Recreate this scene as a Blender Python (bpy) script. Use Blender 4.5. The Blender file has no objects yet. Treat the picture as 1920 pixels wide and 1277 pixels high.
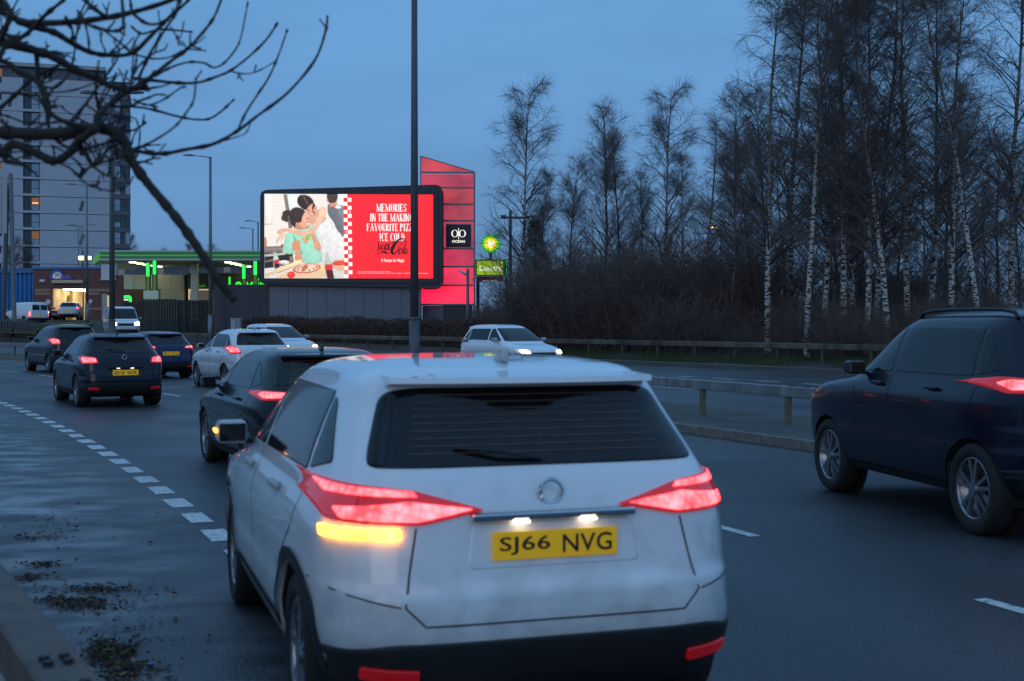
import bpy, bmesh, math, random
import numpy as np
from mathutils import Vector, Matrix
from mathutils.bvhtree import BVHTree
rad = math.radians
scene = bpy.context.scene
COL = scene.collection
random.seed(4); RNG = np.random.default_rng(7)

# ------------------------------------------------------------------ camera, sky, sun, exposure
CAMZ = 1.75; FPX = 2400.0; CX = 960.0; HY = 605.0          # eye height, focal length in photo pixels, horizon row
cam = bpy.data.cameras.new('camera'); camo = bpy.data.objects.new('camera', cam); COL.objects.link(camo)
camo.location = (0, 0, CAMZ); camo.rotation_euler = (rad(90), 0, 0)
cam.sensor_width = 36; cam.lens = FPX / 1920 * 36; cam.shift_y = -(638.5 - HY) / 1920
cam.clip_start = 0.05; cam.clip_end = 4000
cam.dof.use_dof = True; cam.dof.focus_distance = 70; cam.dof.aperture_fstop = 4.0
scene.camera = camo
scene.view_settings.view_transform = 'Standard'; scene.view_settings.look = 'None'
scene.view_settings.exposure = 0.0; scene.view_settings.gamma = 1.0
scene.render.engine = 'CYCLES'
scene.cycles.use_denoising = True
scene.cycles.max_bounces = 6; scene.cycles.transparent_max_bounces = 8
scene.cycles.sample_clamp_indirect = 4.0; scene.cycles.caustics_reflective = False; scene.cycles.caustics_refractive = False

world = bpy.data.worlds.new('World'); scene.world = world; world.use_nodes = True
wn = world.node_tree; wn.nodes.clear()
w_out = wn.nodes.new('ShaderNodeOutputWorld'); w_bg = wn.nodes.new('ShaderNodeBackground')
w_sky = wn.nodes.new('ShaderNodeTexSky'); w_sky.sky_type = 'NISHITA'; w_sky.sun_disc = False
SUN_EL, SUN_AZ = 6.0, 200.0                               # low in the south-west, behind the viewer's left shoulder
w_sky.sun_elevation = rad(SUN_EL); w_sky.sun_rotation = rad(SUN_AZ)
w_sky.air_density = 1.0; w_sky.dust_density = 0.3; w_sky.ozone_density = 4.0
w_tc = wn.nodes.new('ShaderNodeTexCoord'); w_sep = wn.nodes.new('ShaderNodeSeparateXYZ')
w_ramp = wn.nodes.new('ShaderNodeValToRGB')               # thin layer of evening cloud: greyer and dimmer low down, all the way round
el = w_ramp.color_ramp.elements
el[0].position = 0.0; el[0].color = (0.10, 0.205, 0.39, 1)
el[1].position = 1.0; el[1].color = (0.19, 0.40, 0.72, 1)
for p, c in ((0.10, (0.105, 0.235, 0.455, 1)), (0.26, (0.125, 0.30, 0.57, 1)), (0.55, (0.17, 0.385, 0.70, 1))):
    e = el.new(p); e.color = c
w_noise = wn.nodes.new('ShaderNodeTexNoise'); w_noise.inputs['Scale'].default_value = 2.2; w_noise.inputs['Detail'].default_value = 5
w_map = wn.nodes.new('ShaderNodeMapping'); w_map.inputs['Scale'].default_value = (1, 1, 4.5)
w_nr = wn.nodes.new('ShaderNodeMapRange'); w_nr.inputs[1].default_value = 0.3; w_nr.inputs[2].default_value = 0.7
w_nr.inputs[3].default_value = 0.84; w_nr.inputs[4].default_value = 1.14
w_mul = wn.nodes.new('ShaderNodeVectorMath'); w_mul.operation = 'SCALE'
w_skys = wn.nodes.new('ShaderNodeVectorMath'); w_skys.operation = 'SCALE'; w_skys.inputs['Scale'].default_value = 0.010
w_add = wn.nodes.new('ShaderNodeVectorMath'); w_add.operation = 'ADD'
lk = wn.links.new
lk(w_tc.outputs['Generated'], w_sep.inputs[0]); lk(w_sep.outputs['Z'], w_ramp.inputs[0])
lk(w_tc.outputs['Generated'], w_map.inputs[0]); lk(w_map.outputs[0], w_noise.inputs['Vector']); lk(w_noise.outputs[0], w_nr.inputs[0])
lk(w_ramp.outputs[0], w_mul.inputs[0]); lk(w_nr.outputs[0], w_mul.inputs['Scale'])
lk(w_sky.outputs[0], w_skys.inputs[0]); lk(w_mul.outputs[0], w_add.inputs[0]); lk(w_skys.outputs[0], w_add.inputs[1])
lk(w_add.outputs[0], w_bg.inputs[0]); w_bg.inputs[1].default_value = 1.12
lk(w_bg.outputs[0], w_out.inputs[0])
sun = bpy.data.lights.new('sun', 'SUN'); suno = bpy.data.objects.new('sun', sun); COL.objects.link(suno)
sun.energy = 0.36; sun.angle = rad(35); sun.color = (1.0, 0.90, 0.80)
sd = Vector((math.sin(rad(SUN_AZ)) * math.cos(rad(SUN_EL)), math.cos(rad(SUN_AZ)) * math.cos(rad(SUN_EL)), math.sin(rad(SUN_EL + 6))))
suno.rotation_euler = sd.to_track_quat('Z', 'Y').to_euler(); suno.location = (-20, -40, 30)

# ------------------------------------------------------------------ helpers
def srgb(*c):
    return tuple(((v / 255) / 12.92 if v <= 10.3 else ((v / 255 + 0.055) / 1.055) ** 2.4) for v in c)
MATS = {}
def mat(name, color=(0.5, 0.5, 0.5), rough=0.6, metal=0.0, emit=None, estr=1.0, spec=0.5, vary=0.0, vscale=3.0, bump=0.0, bscale=30.0, coat=0.0, trans=0.0, stretch=None):
    if name in MATS: return MATS[name]
    m = bpy.data.materials.new(name); m.use_nodes = True; nt = m.node_tree; b = nt.nodes['Principled BSDF']
    b.inputs['Base Color'].default_value = (*color, 1); b.inputs['Roughness'].default_value = rough; b.inputs['Metallic'].default_value = metal
    b.inputs['Specular IOR Level'].default_value = spec; b.inputs['Coat Weight'].default_value = coat; b.inputs['Coat Roughness'].default_value = 0.08
    b.inputs['Transmission Weight'].default_value = trans
    if emit is not None:
        b.inputs['Emission Color'].default_value = (*emit, 1); b.inputs['Emission Strength'].default_value = estr
    if vary or bump:
        tc = nt.nodes.new('ShaderNodeTexCoord'); vec = tc.outputs['Object']
        if stretch:
            mp = nt.nodes.new('ShaderNodeMapping'); mp.inputs['Scale'].default_value = stretch; nt.links.new(vec, mp.inputs[0]); vec = mp.outputs[0]
    if vary:
        n = nt.nodes.new('ShaderNodeTexNoise'); n.inputs['Scale'].default_value = vscale; n.inputs['Detail'].default_value = 8; n.inputs['Roughness'].default_value = 0.65
        nt.links.new(vec, n.inputs['Vector'])
        r = nt.nodes.new('ShaderNodeValToRGB'); r.color_ramp.elements[0].position = 0.3; r.color_ramp.elements[1].position = 0.72
        r.color_ramp.elements[0].color = tuple(max(0, v * (1 - vary)) for v in color) + (1,)
        r.color_ramp.elements[1].color = tuple(min(1, v * (1 + vary)) for v in color) + (1,)
        nt.links.new(n.outputs[0], r.inputs[0]); nt.links.new(r.outputs[0], b.inputs['Base Color'])
    if bump:
        n2 = nt.nodes.new('ShaderNodeTexNoise'); n2.inputs['Scale'].default_value = bscale; n2.inputs['Detail'].default_value = 4
        nt.links.new(vec, n2.inputs['Vector'])
        bp = nt.nodes.new('ShaderNodeBump'); bp.inputs['Strength'].default_value = bump; bp.inputs['Distance'].default_value = 0.02
        nt.links.new(n2.outputs[0], bp.inputs['Height']); nt.links.new(bp.outputs[0], b.inputs['Normal'])
    MATS[name] = m; return m
def glow(name, color, strength=1.0):
    return mat(name, (0.02, 0.02, 0.02), 0.5, emit=color, estr=strength)

def tag(o, label=None, cat=None, group=None, kind=None):
    if label: o['label'] = label
    if cat: o['category'] = cat
    if group: o['group'] = group
    if kind: o['kind'] = kind
    return o
def empty(name, loc=(0, 0, 0), rz=0.0, label=None, cat=None, group=None):
    o = bpy.data.objects.new(name, None); COL.objects.link(o); o.location = loc; o.rotation_euler = (0, 0, rz)
    return tag(o, label, cat, group)
def link(name, me, parent=None, m=None):
    o = bpy.data.objects.new(name, me); COL.objects.link(o)
    if parent: o.parent = parent
    if m is not None:
        for k in (m if isinstance(m, (list, tuple)) else [m]): me.materials.append(k)
    return o
class MB:
    def __init__(s): s.v = []; s.f = []; s.mi = []
    def poly(s, pts, mi=0):
        n = len(s.v); s.v += [tuple(p) for p in pts]; s.f.append(tuple(range(n, n + len(pts)))); s.mi.append(mi); return s
    def box(s, x0, x1, y0, y1, z0, z1, mi=0):
        n = len(s.v)
        s.v += [(x, y, z) for z in (z0, z1) for y in (y0, y1) for x in (x0, x1)]
        for q in ((0, 2, 3, 1), (4, 5, 7, 6), (0, 1, 5, 4), (2, 6, 7, 3), (0, 4, 6, 2), (1, 3, 7, 5)):
            s.f.append(tuple(n + i for i in q)); s.mi.append(mi)
        return s
    def prism(s, pts, axis, a0, a1, mi=0):          # outline in 2D swept along an axis ('x': pts=(y,z) ...)
        def put(p, a): return {'x': (a, p[0], p[1]), 'y': (p[0], a, p[1]), 'z': (p[0], p[1], a)}[axis]
        n = len(s.v); k = len(pts)
        s.v += [put(p, a0) for p in pts] + [put(p, a1) for p in pts]
        s.f.append(tuple(n + i for i in range(k))[::-1]); s.f.append(tuple(n + k + i for i in range(k))); s.mi += [mi, mi]
        for i in range(k):
            j = (i + 1) % k; s.f.append((n + i, n + j, n + k + j, n + k + i)); s.mi.append(mi)
        return s
    def tube(s, pts, rs, sides=8, mi=0, cap=True):
        pts = [Vector(p) for p in pts]; n0 = len(s.v); k = len(pts)
        if not isinstance(rs, (list, tuple)): rs = [rs] * k
        for i, p in enumerate(pts):
            t = (pts[min(i + 1, k - 1)] - pts[max(i - 1, 0)]).normalized()
            up = Vector((0, 0, 1)) if abs(t.z) < 0.95 else Vector((1, 0, 0))
            a = t.cross(up).normalized(); b = t.cross(a)
            for j in range(sides):
                an = 2 * math.pi * j / sides; s.v.append(tuple(p + (a * math.cos(an) + b * math.sin(an)) * rs[i]))
        for i in range(k - 1):
            for j in range(sides):
                j2 = (j + 1) % sides
                s.f.append((n0 + i * sides + j, n0 + i * sides + j2, n0 + (i + 1) * sides + j2, n0 + (i + 1) * sides + j)); s.mi.append(mi)
        if cap:
            s.f.append(tuple(n0 + j for j in range(sides))[::-1]); s.f.append(tuple(n0 + (k - 1) * sides + j for j in range(sides))); s.mi += [mi, mi]
        return s
    def mesh(s, name, smooth=False):
        me = bpy.data.meshes.new(name); me.from_pydata(s.v, [], s.f)
        me.polygons.foreach_set('material_index', s.mi)
        if smooth: me.polygons.foreach_set('use_smooth', [True] * len(s.f))
        me.update(); return me
    def build(s, name, m, parent=None, smooth=False, bevel=0.0):
        o = link(name, s.mesh(name, smooth), parent, m)
        if bevel:
            bv = o.modifiers.new('bevel', 'BEVEL'); bv.width = bevel; bv.segments = 2; bv.limit_method = 'ANGLE'
        return o
def recalc(me):
    bm = bmesh.new(); bm.from_mesh(me); bmesh.ops.recalc_face_normals(bm, faces=bm.faces); bm.to_mesh(me); bm.free()
def text_mesh(s, size=1.0, xs=1.0, bold=0.0, align='CENTER', extrude=0.0, spacing=1.0):
    c = bpy.data.curves.new('lettering', 'FONT'); c.body = s; c.size = size; c.align_x = align; c.align_y = 'BOTTOM_BASELINE' if False else 'CENTER'
    c.offset = bold; c.extrude = extrude; c.space_character = spacing; c.resolution_u = 3; c.fill_mode = 'BOTH' if extrude else 'FRONT'
    o = bpy.data.objects.new('lettering', c); COL.objects.link(o)
    dg = bpy.context.evaluated_depsgraph_get(); me = bpy.data.meshes.new_from_object(o.evaluated_get(dg))
    bpy.data.objects.remove(o); bpy.data.curves.remove(c)
    me.transform(Matrix.Diagonal((xs, 1, 1, 1))); me.name = 'lettering'; return me
def fit_text(s, x0, x1, z0, z1, bold=0.0, spacing=1.0, extrude=0.0):
    """lettering fitted to a rectangle of the xz plane, reading towards -y"""
    me = text_mesh(s, 1.0, 1.0, bold, spacing=spacing, extrude=0.0)
    co = np.empty(len(me.vertices) * 3); me.vertices.foreach_get('co', co); co = co.reshape(-1, 3)
    mn, mx = co.min(0), co.max(0)
    out = np.zeros_like(co)
    out[:, 0] = x0 + (co[:, 0] - mn[0]) / (mx[0] - mn[0]) * (x1 - x0)
    out[:, 2] = z0 + (co[:, 1] - mn[1]) / (mx[1] - mn[1]) * (z1 - z0)
    me.vertices.foreach_set('co', out.ravel()); me.update(); return me

# geometry of the place: both carriageways are arcs about one centre
C0 = np.array([-156.3, -55.7])
R_RAIL, R_EDGE, R_LANE, R_KERB, R_MED, R_KERB2, R_LANE2, R_DASH2, R_FAR, R_FARRAIL = 166.0, 167.53, 171.56, 176.27, 177.85, 179.43, 184.1, 188.8, 195.6, 197.2
def px(x, y, d): return ((x - CX) * d / FPX, d, CAMZ - (y - HY) * d / FPX)      # point seen at photo pixel x,y from d metres
def on_arc(x, R):                                                              # depth at which the sight line of column x meets radius R
    k = (x - CX) / FPX; a = 1 + k * k; b = 2 * (-C0[0] * k - C0[1]); c = C0 @ C0 - R * R
    return (-b + math.sqrt(b * b - 4 * a * c)) / (2 * a)
def pol(R, ph): return C0[0] + R * math.cos(ph), C0[1] + R * math.sin(ph)
def phi_of(X, Y): return math.atan2(Y - C0[1], X - C0[0])
def R_of(X, Y): return math.hypot(X - C0[0], Y - C0[1])
def smooth(a, b, t):
    t = min(1, max(0, (t - a) / (b - a))); return t * t * (3 - 2 * t)
def ground_z(X, Y):
    R = R_of(X, Y)
    if R < 165.2: return -0.02 - 0.25 * smooth(165.2, 158, R)
    if R < R_FAR: return -0.03
    t = smooth(R_FAR, R_FAR + 2.5, R)
    z = 0.12 + 0.16 * t + 0.35 * smooth(62, 92, Y) * smooth(R_FAR + 0.5, R_FAR + 5, R)
    z += 1.35 * smooth(90, 108, Y) * smooth(30, -8, X) * smooth(R_FAR - 0.5, R_FAR + 6, R)
    z += 0.5 * smooth(R_FAR + 2, R_FAR + 14, R) * smooth(-6, 6, X)
    return z
PH0 = phi_of(0, 0)

# ------------------------------------------------------------------ ground, roads, kerbs, markings
def arc_sheet(name, r0, r1, z, m, ph0, ph1, n=220, nr=1, zf=None):
    mb = MB(); ps = np.linspace(ph0, ph1, n); rs = np.linspace(r0, r1, nr + 1)
    v = []; f = []
    for p in ps:
        for r in rs:
            x, y = pol(r, p); v.append((x, y, z if zf is None else zf(x, y)))
    for i in range(n - 1):
        for j in range(nr):
            a = i * (nr + 1) + j; f.append((a, a + 1, a + nr + 2, a + nr + 1))
    me = bpy.data.meshes.new(name); me.from_pydata(v, [], f)
    me.polygons.foreach_set('use_smooth', [True] * len(f)); me.update(); return link(name, me, None, m)

def asphalt(name, base, dusty=False):
    m = bpy.data.materials.new(name); m.use_nodes = True; nt = m.node_tree; b = nt.nodes['Principled BSDF']; N = nt.nodes.new; L = nt.links.new
    tc = N('ShaderNodeTexCoord'); v = tc.outputs['Object']
    fine = N('ShaderNodeTexNoise'); fine.inputs['Scale'].default_value = 55; fine.inputs['Detail'].default_value = 3; L(v, fine.inputs[0])
    big = N('ShaderNodeTexNoise'); big.inputs['Scale'].default_value = 0.35; big.inputs['Detail'].default_value = 7; L(v, big.inputs[0])
    r1 = N('ShaderNodeValToRGB'); L(fine.outputs[0], r1.inputs[0])
    r1.color_ramp.elements[0].position = 0.36; r1.color_ramp.elements[0].color = tuple(c * 0.35 for c in base) + (1,)
    r1.color_ramp.elements[1].position = 0.68; r1.color_ramp.elements[1].color = tuple(c * 1.7 for c in base) + (1,)
    r2 = N('ShaderNodeMapRange'); L(big.outputs[0], r2.inputs[0]); r2.inputs[1].default_value = .3; r2.inputs[2].default_value = .7; r2.inputs[3].default_value = .75; r2.inputs[4].default_value = 1.25
    mx = N('ShaderNodeVectorMath'); mx.operation = 'SCALE'; L(r1.outputs[0], mx.inputs[0]); L(r2.outputs[0], mx.inputs['Scale'])
    out = mx.outputs[0]
    if dusty:                                         # pale dried salt and grit swept into the gutter, thinning out into the lane
        mp = N('ShaderNodeMapping'); mp.inputs['Location'].default_value = (-C0[0], -C0[1], 0); L(v, mp.inputs[0])
        ln = N('ShaderNodeVectorMath'); ln.operation = 'LENGTH'
        fl = N('ShaderNodeVectorMath'); fl.operation = 'MULTIPLY'; fl.inputs[1].default_value = (1, 1, 0); L(mp.outputs[0], fl.inputs[0]); L(fl.outputs[0], ln.inputs[0])
        ed = N('ShaderNodeMapRange'); L(ln.outputs['Value'], ed.inputs[0]); ed.inputs[1].default_value = R_RAIL - 0.2; ed.inputs[2].default_value = R_EDGE + 0.2; ed.inputs[3].default_value = 1.0; ed.inputs[4].default_value = 0.0
        dn = N('ShaderNodeTexNoise'); dn.inputs['Scale'].default_value = 1.3; dn.inputs['Detail'].default_value = 6
        m2 = N('ShaderNodeMapping'); m2.inputs['Rotation'].default_value = (0, 0, rad(-22)); m2.inputs['Scale'].default_value = (1.0, 1.7, 1); L(v, m2.inputs[0]); L(m2.outputs[0], dn.inputs[0])
        dr = N('ShaderNodeMapRange'); L(dn.outputs[0], dr.inputs[0]); dr.inputs[1].default_value = .42; dr.inputs[2].default_value = .66
        mm = N('ShaderNodeMath'); mm.operation = 'MULTIPLY'; L(ed.outputs[0], mm.inputs[0]); L(dr.outputs[0], mm.inputs[1])
        mc = N('ShaderNodeMix'); mc.data_type = 'RGBA'; L(mm.outputs[0], mc.inputs['Factor']); L(out, mc.inputs['A']); mc.inputs['B'].default_value = (0.34, 0.335, 0.34, 1); out = mc.outputs['Result']
    # repair patches, polished wheel tracks, oil drips
    mpC = N('ShaderNodeMapping'); mpC.inputs['Location'].default_value = (-C0[0], -C0[1], 0); L(v, mpC.inputs[0]); flC = N('ShaderNodeVectorMath'); flC.operation = 'MULTIPLY'; flC.inputs[1].default_value = (1, 1, 0); L(mpC.outputs[0], flC.inputs[0]); lnC = N('ShaderNodeVectorMath'); lnC.operation = 'LENGTH'; L(flC.outputs[0], lnC.inputs[0])
    sn = N('ShaderNodeMath'); sn.operation = 'SINE'; ms = N('ShaderNodeMath'); ms.operation = 'MULTIPLY'; ms.inputs[1].default_value = 2 * math.pi / 2.05; L(lnC.outputs['Value'], ms.inputs[0]); L(ms.outputs[0], sn.inputs[0])
    tr = N('ShaderNodeMapRange'); L(sn.outputs[0], tr.inputs[0]); tr.inputs[1].default_value = -1; tr.inputs[2].default_value = 1; tr.inputs[3].default_value = .78; tr.inputs[4].default_value = 1.14
    vor = N('ShaderNodeTexVoronoi'); vor.inputs['Scale'].default_value = .22; vor.distance = 'CHEBYCHEV'; L(v, vor.inputs['Vector']); vs = N('ShaderNodeSeparateColor'); L(vor.outputs['Color'], vs.inputs[0]); pr_ = N('ShaderNodeMapRange'); L(vs.outputs[0], pr_.inputs[0]); pr_.inputs[1].default_value = .70; pr_.inputs[2].default_value = .72; pr_.inputs[3].default_value = 1.0; pr_.inputs[4].default_value = .72
    drip = N('ShaderNodeTexNoise'); drip.inputs['Scale'].default_value = 3.1; drip.inputs['Detail'].default_value = 5; L(v, drip.inputs[0]); dr_ = N('ShaderNodeMapRange'); L(drip.outputs[0], dr_.inputs[0]); dr_.inputs[1].default_value = .60; dr_.inputs[2].default_value = .70; dr_.inputs[3].default_value = 1.0; dr_.inputs[4].default_value = .6
    vc = N('ShaderNodeTexVoronoi'); vc.feature = 'DISTANCE_TO_EDGE'; vc.inputs['Scale'].default_value = .55; wv = N('ShaderNodeVectorMath'); wv.operation = 'ADD'; wn_ = N('ShaderNodeTexNoise'); wn_.inputs['Scale'].default_value = 1.4; wn_.inputs['Detail'].default_value = 4; L(v, wn_.inputs[0]); L(v, wv.inputs[0]); L(wn_.outputs['Color'], wv.inputs[1]); L(wv.outputs[0], vc.inputs['Vector']); cr = N('ShaderNodeMapRange'); L(vc.outputs['Distance'], cr.inputs[0]); cr.inputs[1].default_value = .002; cr.inputs[2].default_value = .008; cr.inputs[3].default_value = .55; cr.inputs[4].default_value = 1.0
    prev = None
    for nd in (tr, pr_, dr_, cr):
        if prev is None: prev = nd.outputs[0]; continue
        mm_ = N('ShaderNodeMath'); mm_.operation = 'MULTIPLY'; L(prev, mm_.inputs[0]); L(nd.outputs[0], mm_.inputs[1]); prev = mm_.outputs[0]
    sc_ = N('ShaderNodeVectorMath'); sc_.operation = 'SCALE'; L(out, sc_.inputs[0]); L(prev, sc_.inputs['Scale']); out = sc_.outputs[0]
    L(out, b.inputs['Base Color'])
    rr = N('ShaderNodeMapRange'); L(big.outputs[0], rr.inputs[0]); rr.inputs[1].default_value = .3; rr.inputs[2].default_value = .7; rr.inputs[3].default_value = .34; rr.inputs[4].default_value = .60
    L(rr.outputs[0], b.inputs['Roughness'])
    bp = N('ShaderNodeBump'); bp.inputs['Strength'].default_value = 0.55; bp.inputs['Distance'].default_value = 0.012; L(fine.outputs[0], bp.inputs['Height']); L(bp.outputs[0], b.inputs['Normal'])
    return m
M_ASPH = asphalt('asphalt', (0.036, 0.038, 0.043), True)
M_ASPH2 = asphalt('asphalt_far', (0.058, 0.060, 0.064))
M_SOIL = mat('verge_soil', (0.035, 0.035, 0.024), 0.95, vary=0.6, vscale=1.4, bump=0.5, bscale=14)
M_CONC = mat('kerb_concrete', (0.16, 0.145, 0.12), 0.85, vary=0.35, vscale=6, bump=0.3, bscale=40)
M_PAINT = mat('road_paint', (0.60, 0.60, 0.58), 0.6)
def wear_paint():
    nt = M_PAINT.node_tree; b = nt.nodes['Principled BSDF']; N = nt.nodes.new; L = nt.links.new; tc = N('ShaderNodeTexCoord'); no = N('ShaderNodeTexNoise'); no.inputs['Scale'].default_value = 14; no.inputs['Detail'].default_value = 8; no.inputs['Roughness'].default_value = .7
    L(tc.outputs['Object'], no.inputs['Vector']); r = N('ShaderNodeValToRGB'); L(no.outputs[0], r.inputs[0]); e = r.color_ramp.elements; e[0].position = .36; e[0].color = (.10, .10, .105, 1); e[1].position = .47; e[1].color = (.52, .52, .50, 1); k = e.new(.7); k.color = (.66, .66, .64, 1); L(r.outputs[0], b.inputs['Base Color'])
wear_paint()

def z_all(X, Y): return ground_z(X, Y)
g = arc_sheet('ground', 120, 420, 0, M_SOIL, rad(-25), rad(110), 270, 150, z_all); tag(g, kind='structure')
gb = MB(); gb.box(-2500, 2500, -1500, 3500, -1.2, -0.6); gbo = gb.build('terrain', M_SOIL); tag(gbo, kind='structure')
PA, PB = rad(4), rad(72)
road = arc_sheet('road', 165.3, R_KERB + 0.05, 0.0, M_ASPH, PA, PB, 200, 6); tag(road, kind='structure')
road2 = arc_sheet('opposite_road', R_KERB2 - 0.05, R_FAR + 0.05, 0.0, M_ASPH2, PA, PB, 200, 6); tag(road2, kind='structure')
med = arc_sheet('central_reservation', R_KERB + 0.13, R_KERB2 - 0.13, 0.118, mat('median_surface', (0.075, 0.07, 0.06), 0.9, vary=0.5, vscale=2.2, bump=0.4, bscale=25), PA, PB, 200, 3); tag(med, kind='structure')

def piece_mesh(name, L, W, H, bev=0.02):
    mb = MB(); b = bev
    mb.prism([(-W / 2, 0), (W / 2, 0), (W / 2, H), (-W / 2 + b, H), (-W / 2, H - b)], 'x', -L / 2, L / 2)
    me = mb.mesh(name); recalc(me); return me
def kerb_run(name, R, ph0, ph1, side, pieces_from, pieces_to):
    """individual kerb stones; side=+1 raised ground lies outwards"""
    root = empty(name); tag(root, kind='structure')
    L = 0.915; dph = (L + 0.012) / R; mesh_ = piece_mesh('kerb_stone', L, 0.14, 0.135); mesh_.materials.append(M_CONC)
    p = ph0; n = 0
    while p < ph1:
        o = bpy.data.objects.new('kerb_stone', mesh_); COL.objects.link(o); o.parent = root
        x, y = pol(R + side * 0.06, p); o.location = (x, y, -0.008 + RNG.uniform(0, 0.006)); o.rotation_euler = (0, 0, p + math.pi / 2 + (0 if side < 0 else math.pi) + RNG.uniform(-.004, .004) + math.pi)
        p += dph; n += 1
    return root
ph_k0 = phi_of(*px(1960, 0, on_arc(1960, R_KERB))[:2]); ph_k1 = phi_of(*px(-30, 0, on_arc(-30, R_KERB))[:2])
kerb_run('kerb', R_KERB, ph_k0 - 0.01, ph_k1, 1, 0, 0)
ph_f0 = phi_of(*px(1980, 0, on_arc(1980, R_FAR))[:2]); ph_f1 = phi_of(*px(440, 0, on_arc(440, R_FAR))[:2])
kerb_run('far_kerb', R_FAR, ph_f0, ph_f1, 1, 0, 0)
kerb_run('median_far_kerb', R_KERB2 - 0.12, ph_f0, phi_of(*px(900, 0, on_arc(900, R_KERB2))[:2]), 1, 0, 0)

def ribbon(name, R, w, ph0, L, parent, z=0.0045, ragged=0.0):
    mb = MB(); ph1 = ph0 + L / R; k = 5
    for e in range(k):
        a, b = ph0 + (ph1 - ph0) * e / k, ph0 + (ph1 - ph0) * (e + 1) / k
        j = [RNG.uniform(-ragged, ragged) if ragged else 0 for _ in range(2)]
        p = [pol(R - w / 2 + (j[0] if e == 0 else 0), a), pol(R + w / 2, a), pol(R + w / 2, b), pol(R - w / 2, b)]
        mb.poly([(x, y, z) for x, y in p])
    return mb.build(name, M_PAINT, parent)
# short merge dashes of the near lane edge
p_lo = PH0 - 0.02; dphi = 1.02 / R_EDGE; i = 0
p_anchor = phi_of(*px(355, 0, FPX * CAMZ / (972.5 - HY))[:2])
p = p_anchor - 9 * dphi
while p < phi_of(*px(-40, 0, on_arc(-40, R_EDGE))[:2]):
    ribbon('lane_marking', R_EDGE, 0.20 + RNG.uniform(-.012, .012), p - 0.29 / R_EDGE, 0.60 + RNG.uniform(-.03, .03), road, ragged=0.02)
    p += dphi
def dash_at(xp, yp, R, L, w, parent):
    d = on_arc(xp, R); ribbon('lane_marking', R, w, phi_of((xp - CX) / FPX * d, d) - L / 2 / R, L, parent)
for xp in (-30, 20, 90, 180, 322, 610, 1325, 2010):
    dash_at(xp, 0, R_LANE, 1.5 if xp > 300 else 2.2, 0.11, road)
for k in range(26):
    ribbon('lane_marking', R_DASH2, 0.16, phi_of(*px(1650, 0, on_arc(1650, R_DASH2))[:2]) + k * 2.0 / R_DASH2, 1.0, road2)
for k in range(8):
    ribbon('lane_marking', R_LANE2, 0.12, phi_of(*px(1800, 0, on_arc(1800, R_LANE2))[:2]) + k * 9.0 / R_LANE2, 2.0, road2)

# ------------------------------------------------------------------ safety barriers (box beams on posts)
M_RAIL = mat('weathered_steel_rail', (0.20, 0.205, 0.21), 0.55, metal=0.35, vary=0.45, vscale=5, stretch=(1, 1, .25), bump=0.15, bscale=18)
M_RAILD = mat('mossy_dark_rail', (0.10, 0.085, 0.062), 0.75, metal=0.1, vary=0.8, vscale=1.3, stretch=(1, 1, .3))
M_POST = mat('ochre_barrier_post', (0.14, 0.12, 0.075), 0.8, vary=0.3, vscale=8)
M_BOLT = mat('dark_bolt', (0.03, 0.03, 0.03), 0.6, metal=0.5)
bolt_me = MB().tube([(0, 0, -.004), (0, 0, .016)], .017, 6).mesh('bolt'); bolt_me.materials.append(M_BOLT)
def barrier(name, R, ph0, ph1, label, m, zf, seg=4.8, post=2.4, top=0.70, h=0.17, w=0.13, bolts=True, group=None, post_m=M_POST, pol=pol):
    root = empty(name); tag(root, label, 'barrier', group)
    p = ph0
    nseg = int((ph1 - ph0) * R / seg) + 1
    for sgm in range(nseg):
        a, b = p, min(p + seg / R, ph1)
        mb = MB(); k = 5; n0 = 0; prof = [(-w / 2, top - h + .01), (-w / 2, top - .012), (-w / 2 + .012, top), (w / 2 - .012, top), (w / 2, top - .012), (w / 2, top - h + .01), (w / 2 - .012, top - h), (-w / 2 + .012, top - h)]
        for e in range(k + 1):
            q = a + (b - a) * e / k
            for (dr, z) in prof:
                x, y = pol(R + dr, q); mb.v.append((x, y, z + zf(x, y)))
        for e in range(k):
            for j in range(8):
                mb.f.append((e * 8 + j, e * 8 + (j + 1) % 8, (e + 1) * 8 + (j + 1) % 8, (e + 1) * 8 + j)); mb.mi.append(0)
        mb.f.append(tuple(range(8))); mb.f.append(tuple(k * 8 + j for j in range(8))); mb.mi += [0, 0]
        o = mb.build('rail', m, root); recalc(o.data)
        if bolts:
            for u in (-.20, -.13, .13, .20):
                for dr in (-.03, .03):
                    x, y = pol(R + dr, a + (u + .3) / R); bo = bpy.data.objects.new('bolt', bolt_me); COL.objects.link(bo); bo.parent = o; bo.location = (x, y, top + zf(x, y))
        p += seg / R
        if p >= ph1: break
    q = ph0 + 0.6 / R
    me = MB().box(-.055, .055, -.03, .03, -0.1, top - h + .02).mesh('post'); me.materials.append(post_m)
    while q < ph1:
        o = bpy.data.objects.new('post', me); COL.objects.link(o); o.parent = root
        x, y = pol(R, q); o.location = (x, y, zf(x, y)); o.rotation_euler = (0, 0, q + math.pi / 2 + RNG.uniform(-.05, .05)); q += post / R
    return root
def ph_at(x, R): return phi_of(*px(x, 0, on_arc(x, R))[:2])
barrier('safety_barrier', R_MED - 0.02, ph_at(1990, R_MED), ph_at(-60, R_MED), 'weathered grey steel box-beam barrier along the central reservation', M_RAIL, lambda x, y: 0.118, top=.62)
barrier('safety_barrier', R_FARRAIL, ph_at(1990, R_FARRAIL), ph_at(330, R_FARRAIL), 'rust-streaked dark steel barrier along the far verge below the trees', M_RAILD, lambda x, y: ground_z(x, y) + 0.03, bolts=False, h=.2, w=.16, post_m=M_RAILD)
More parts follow.
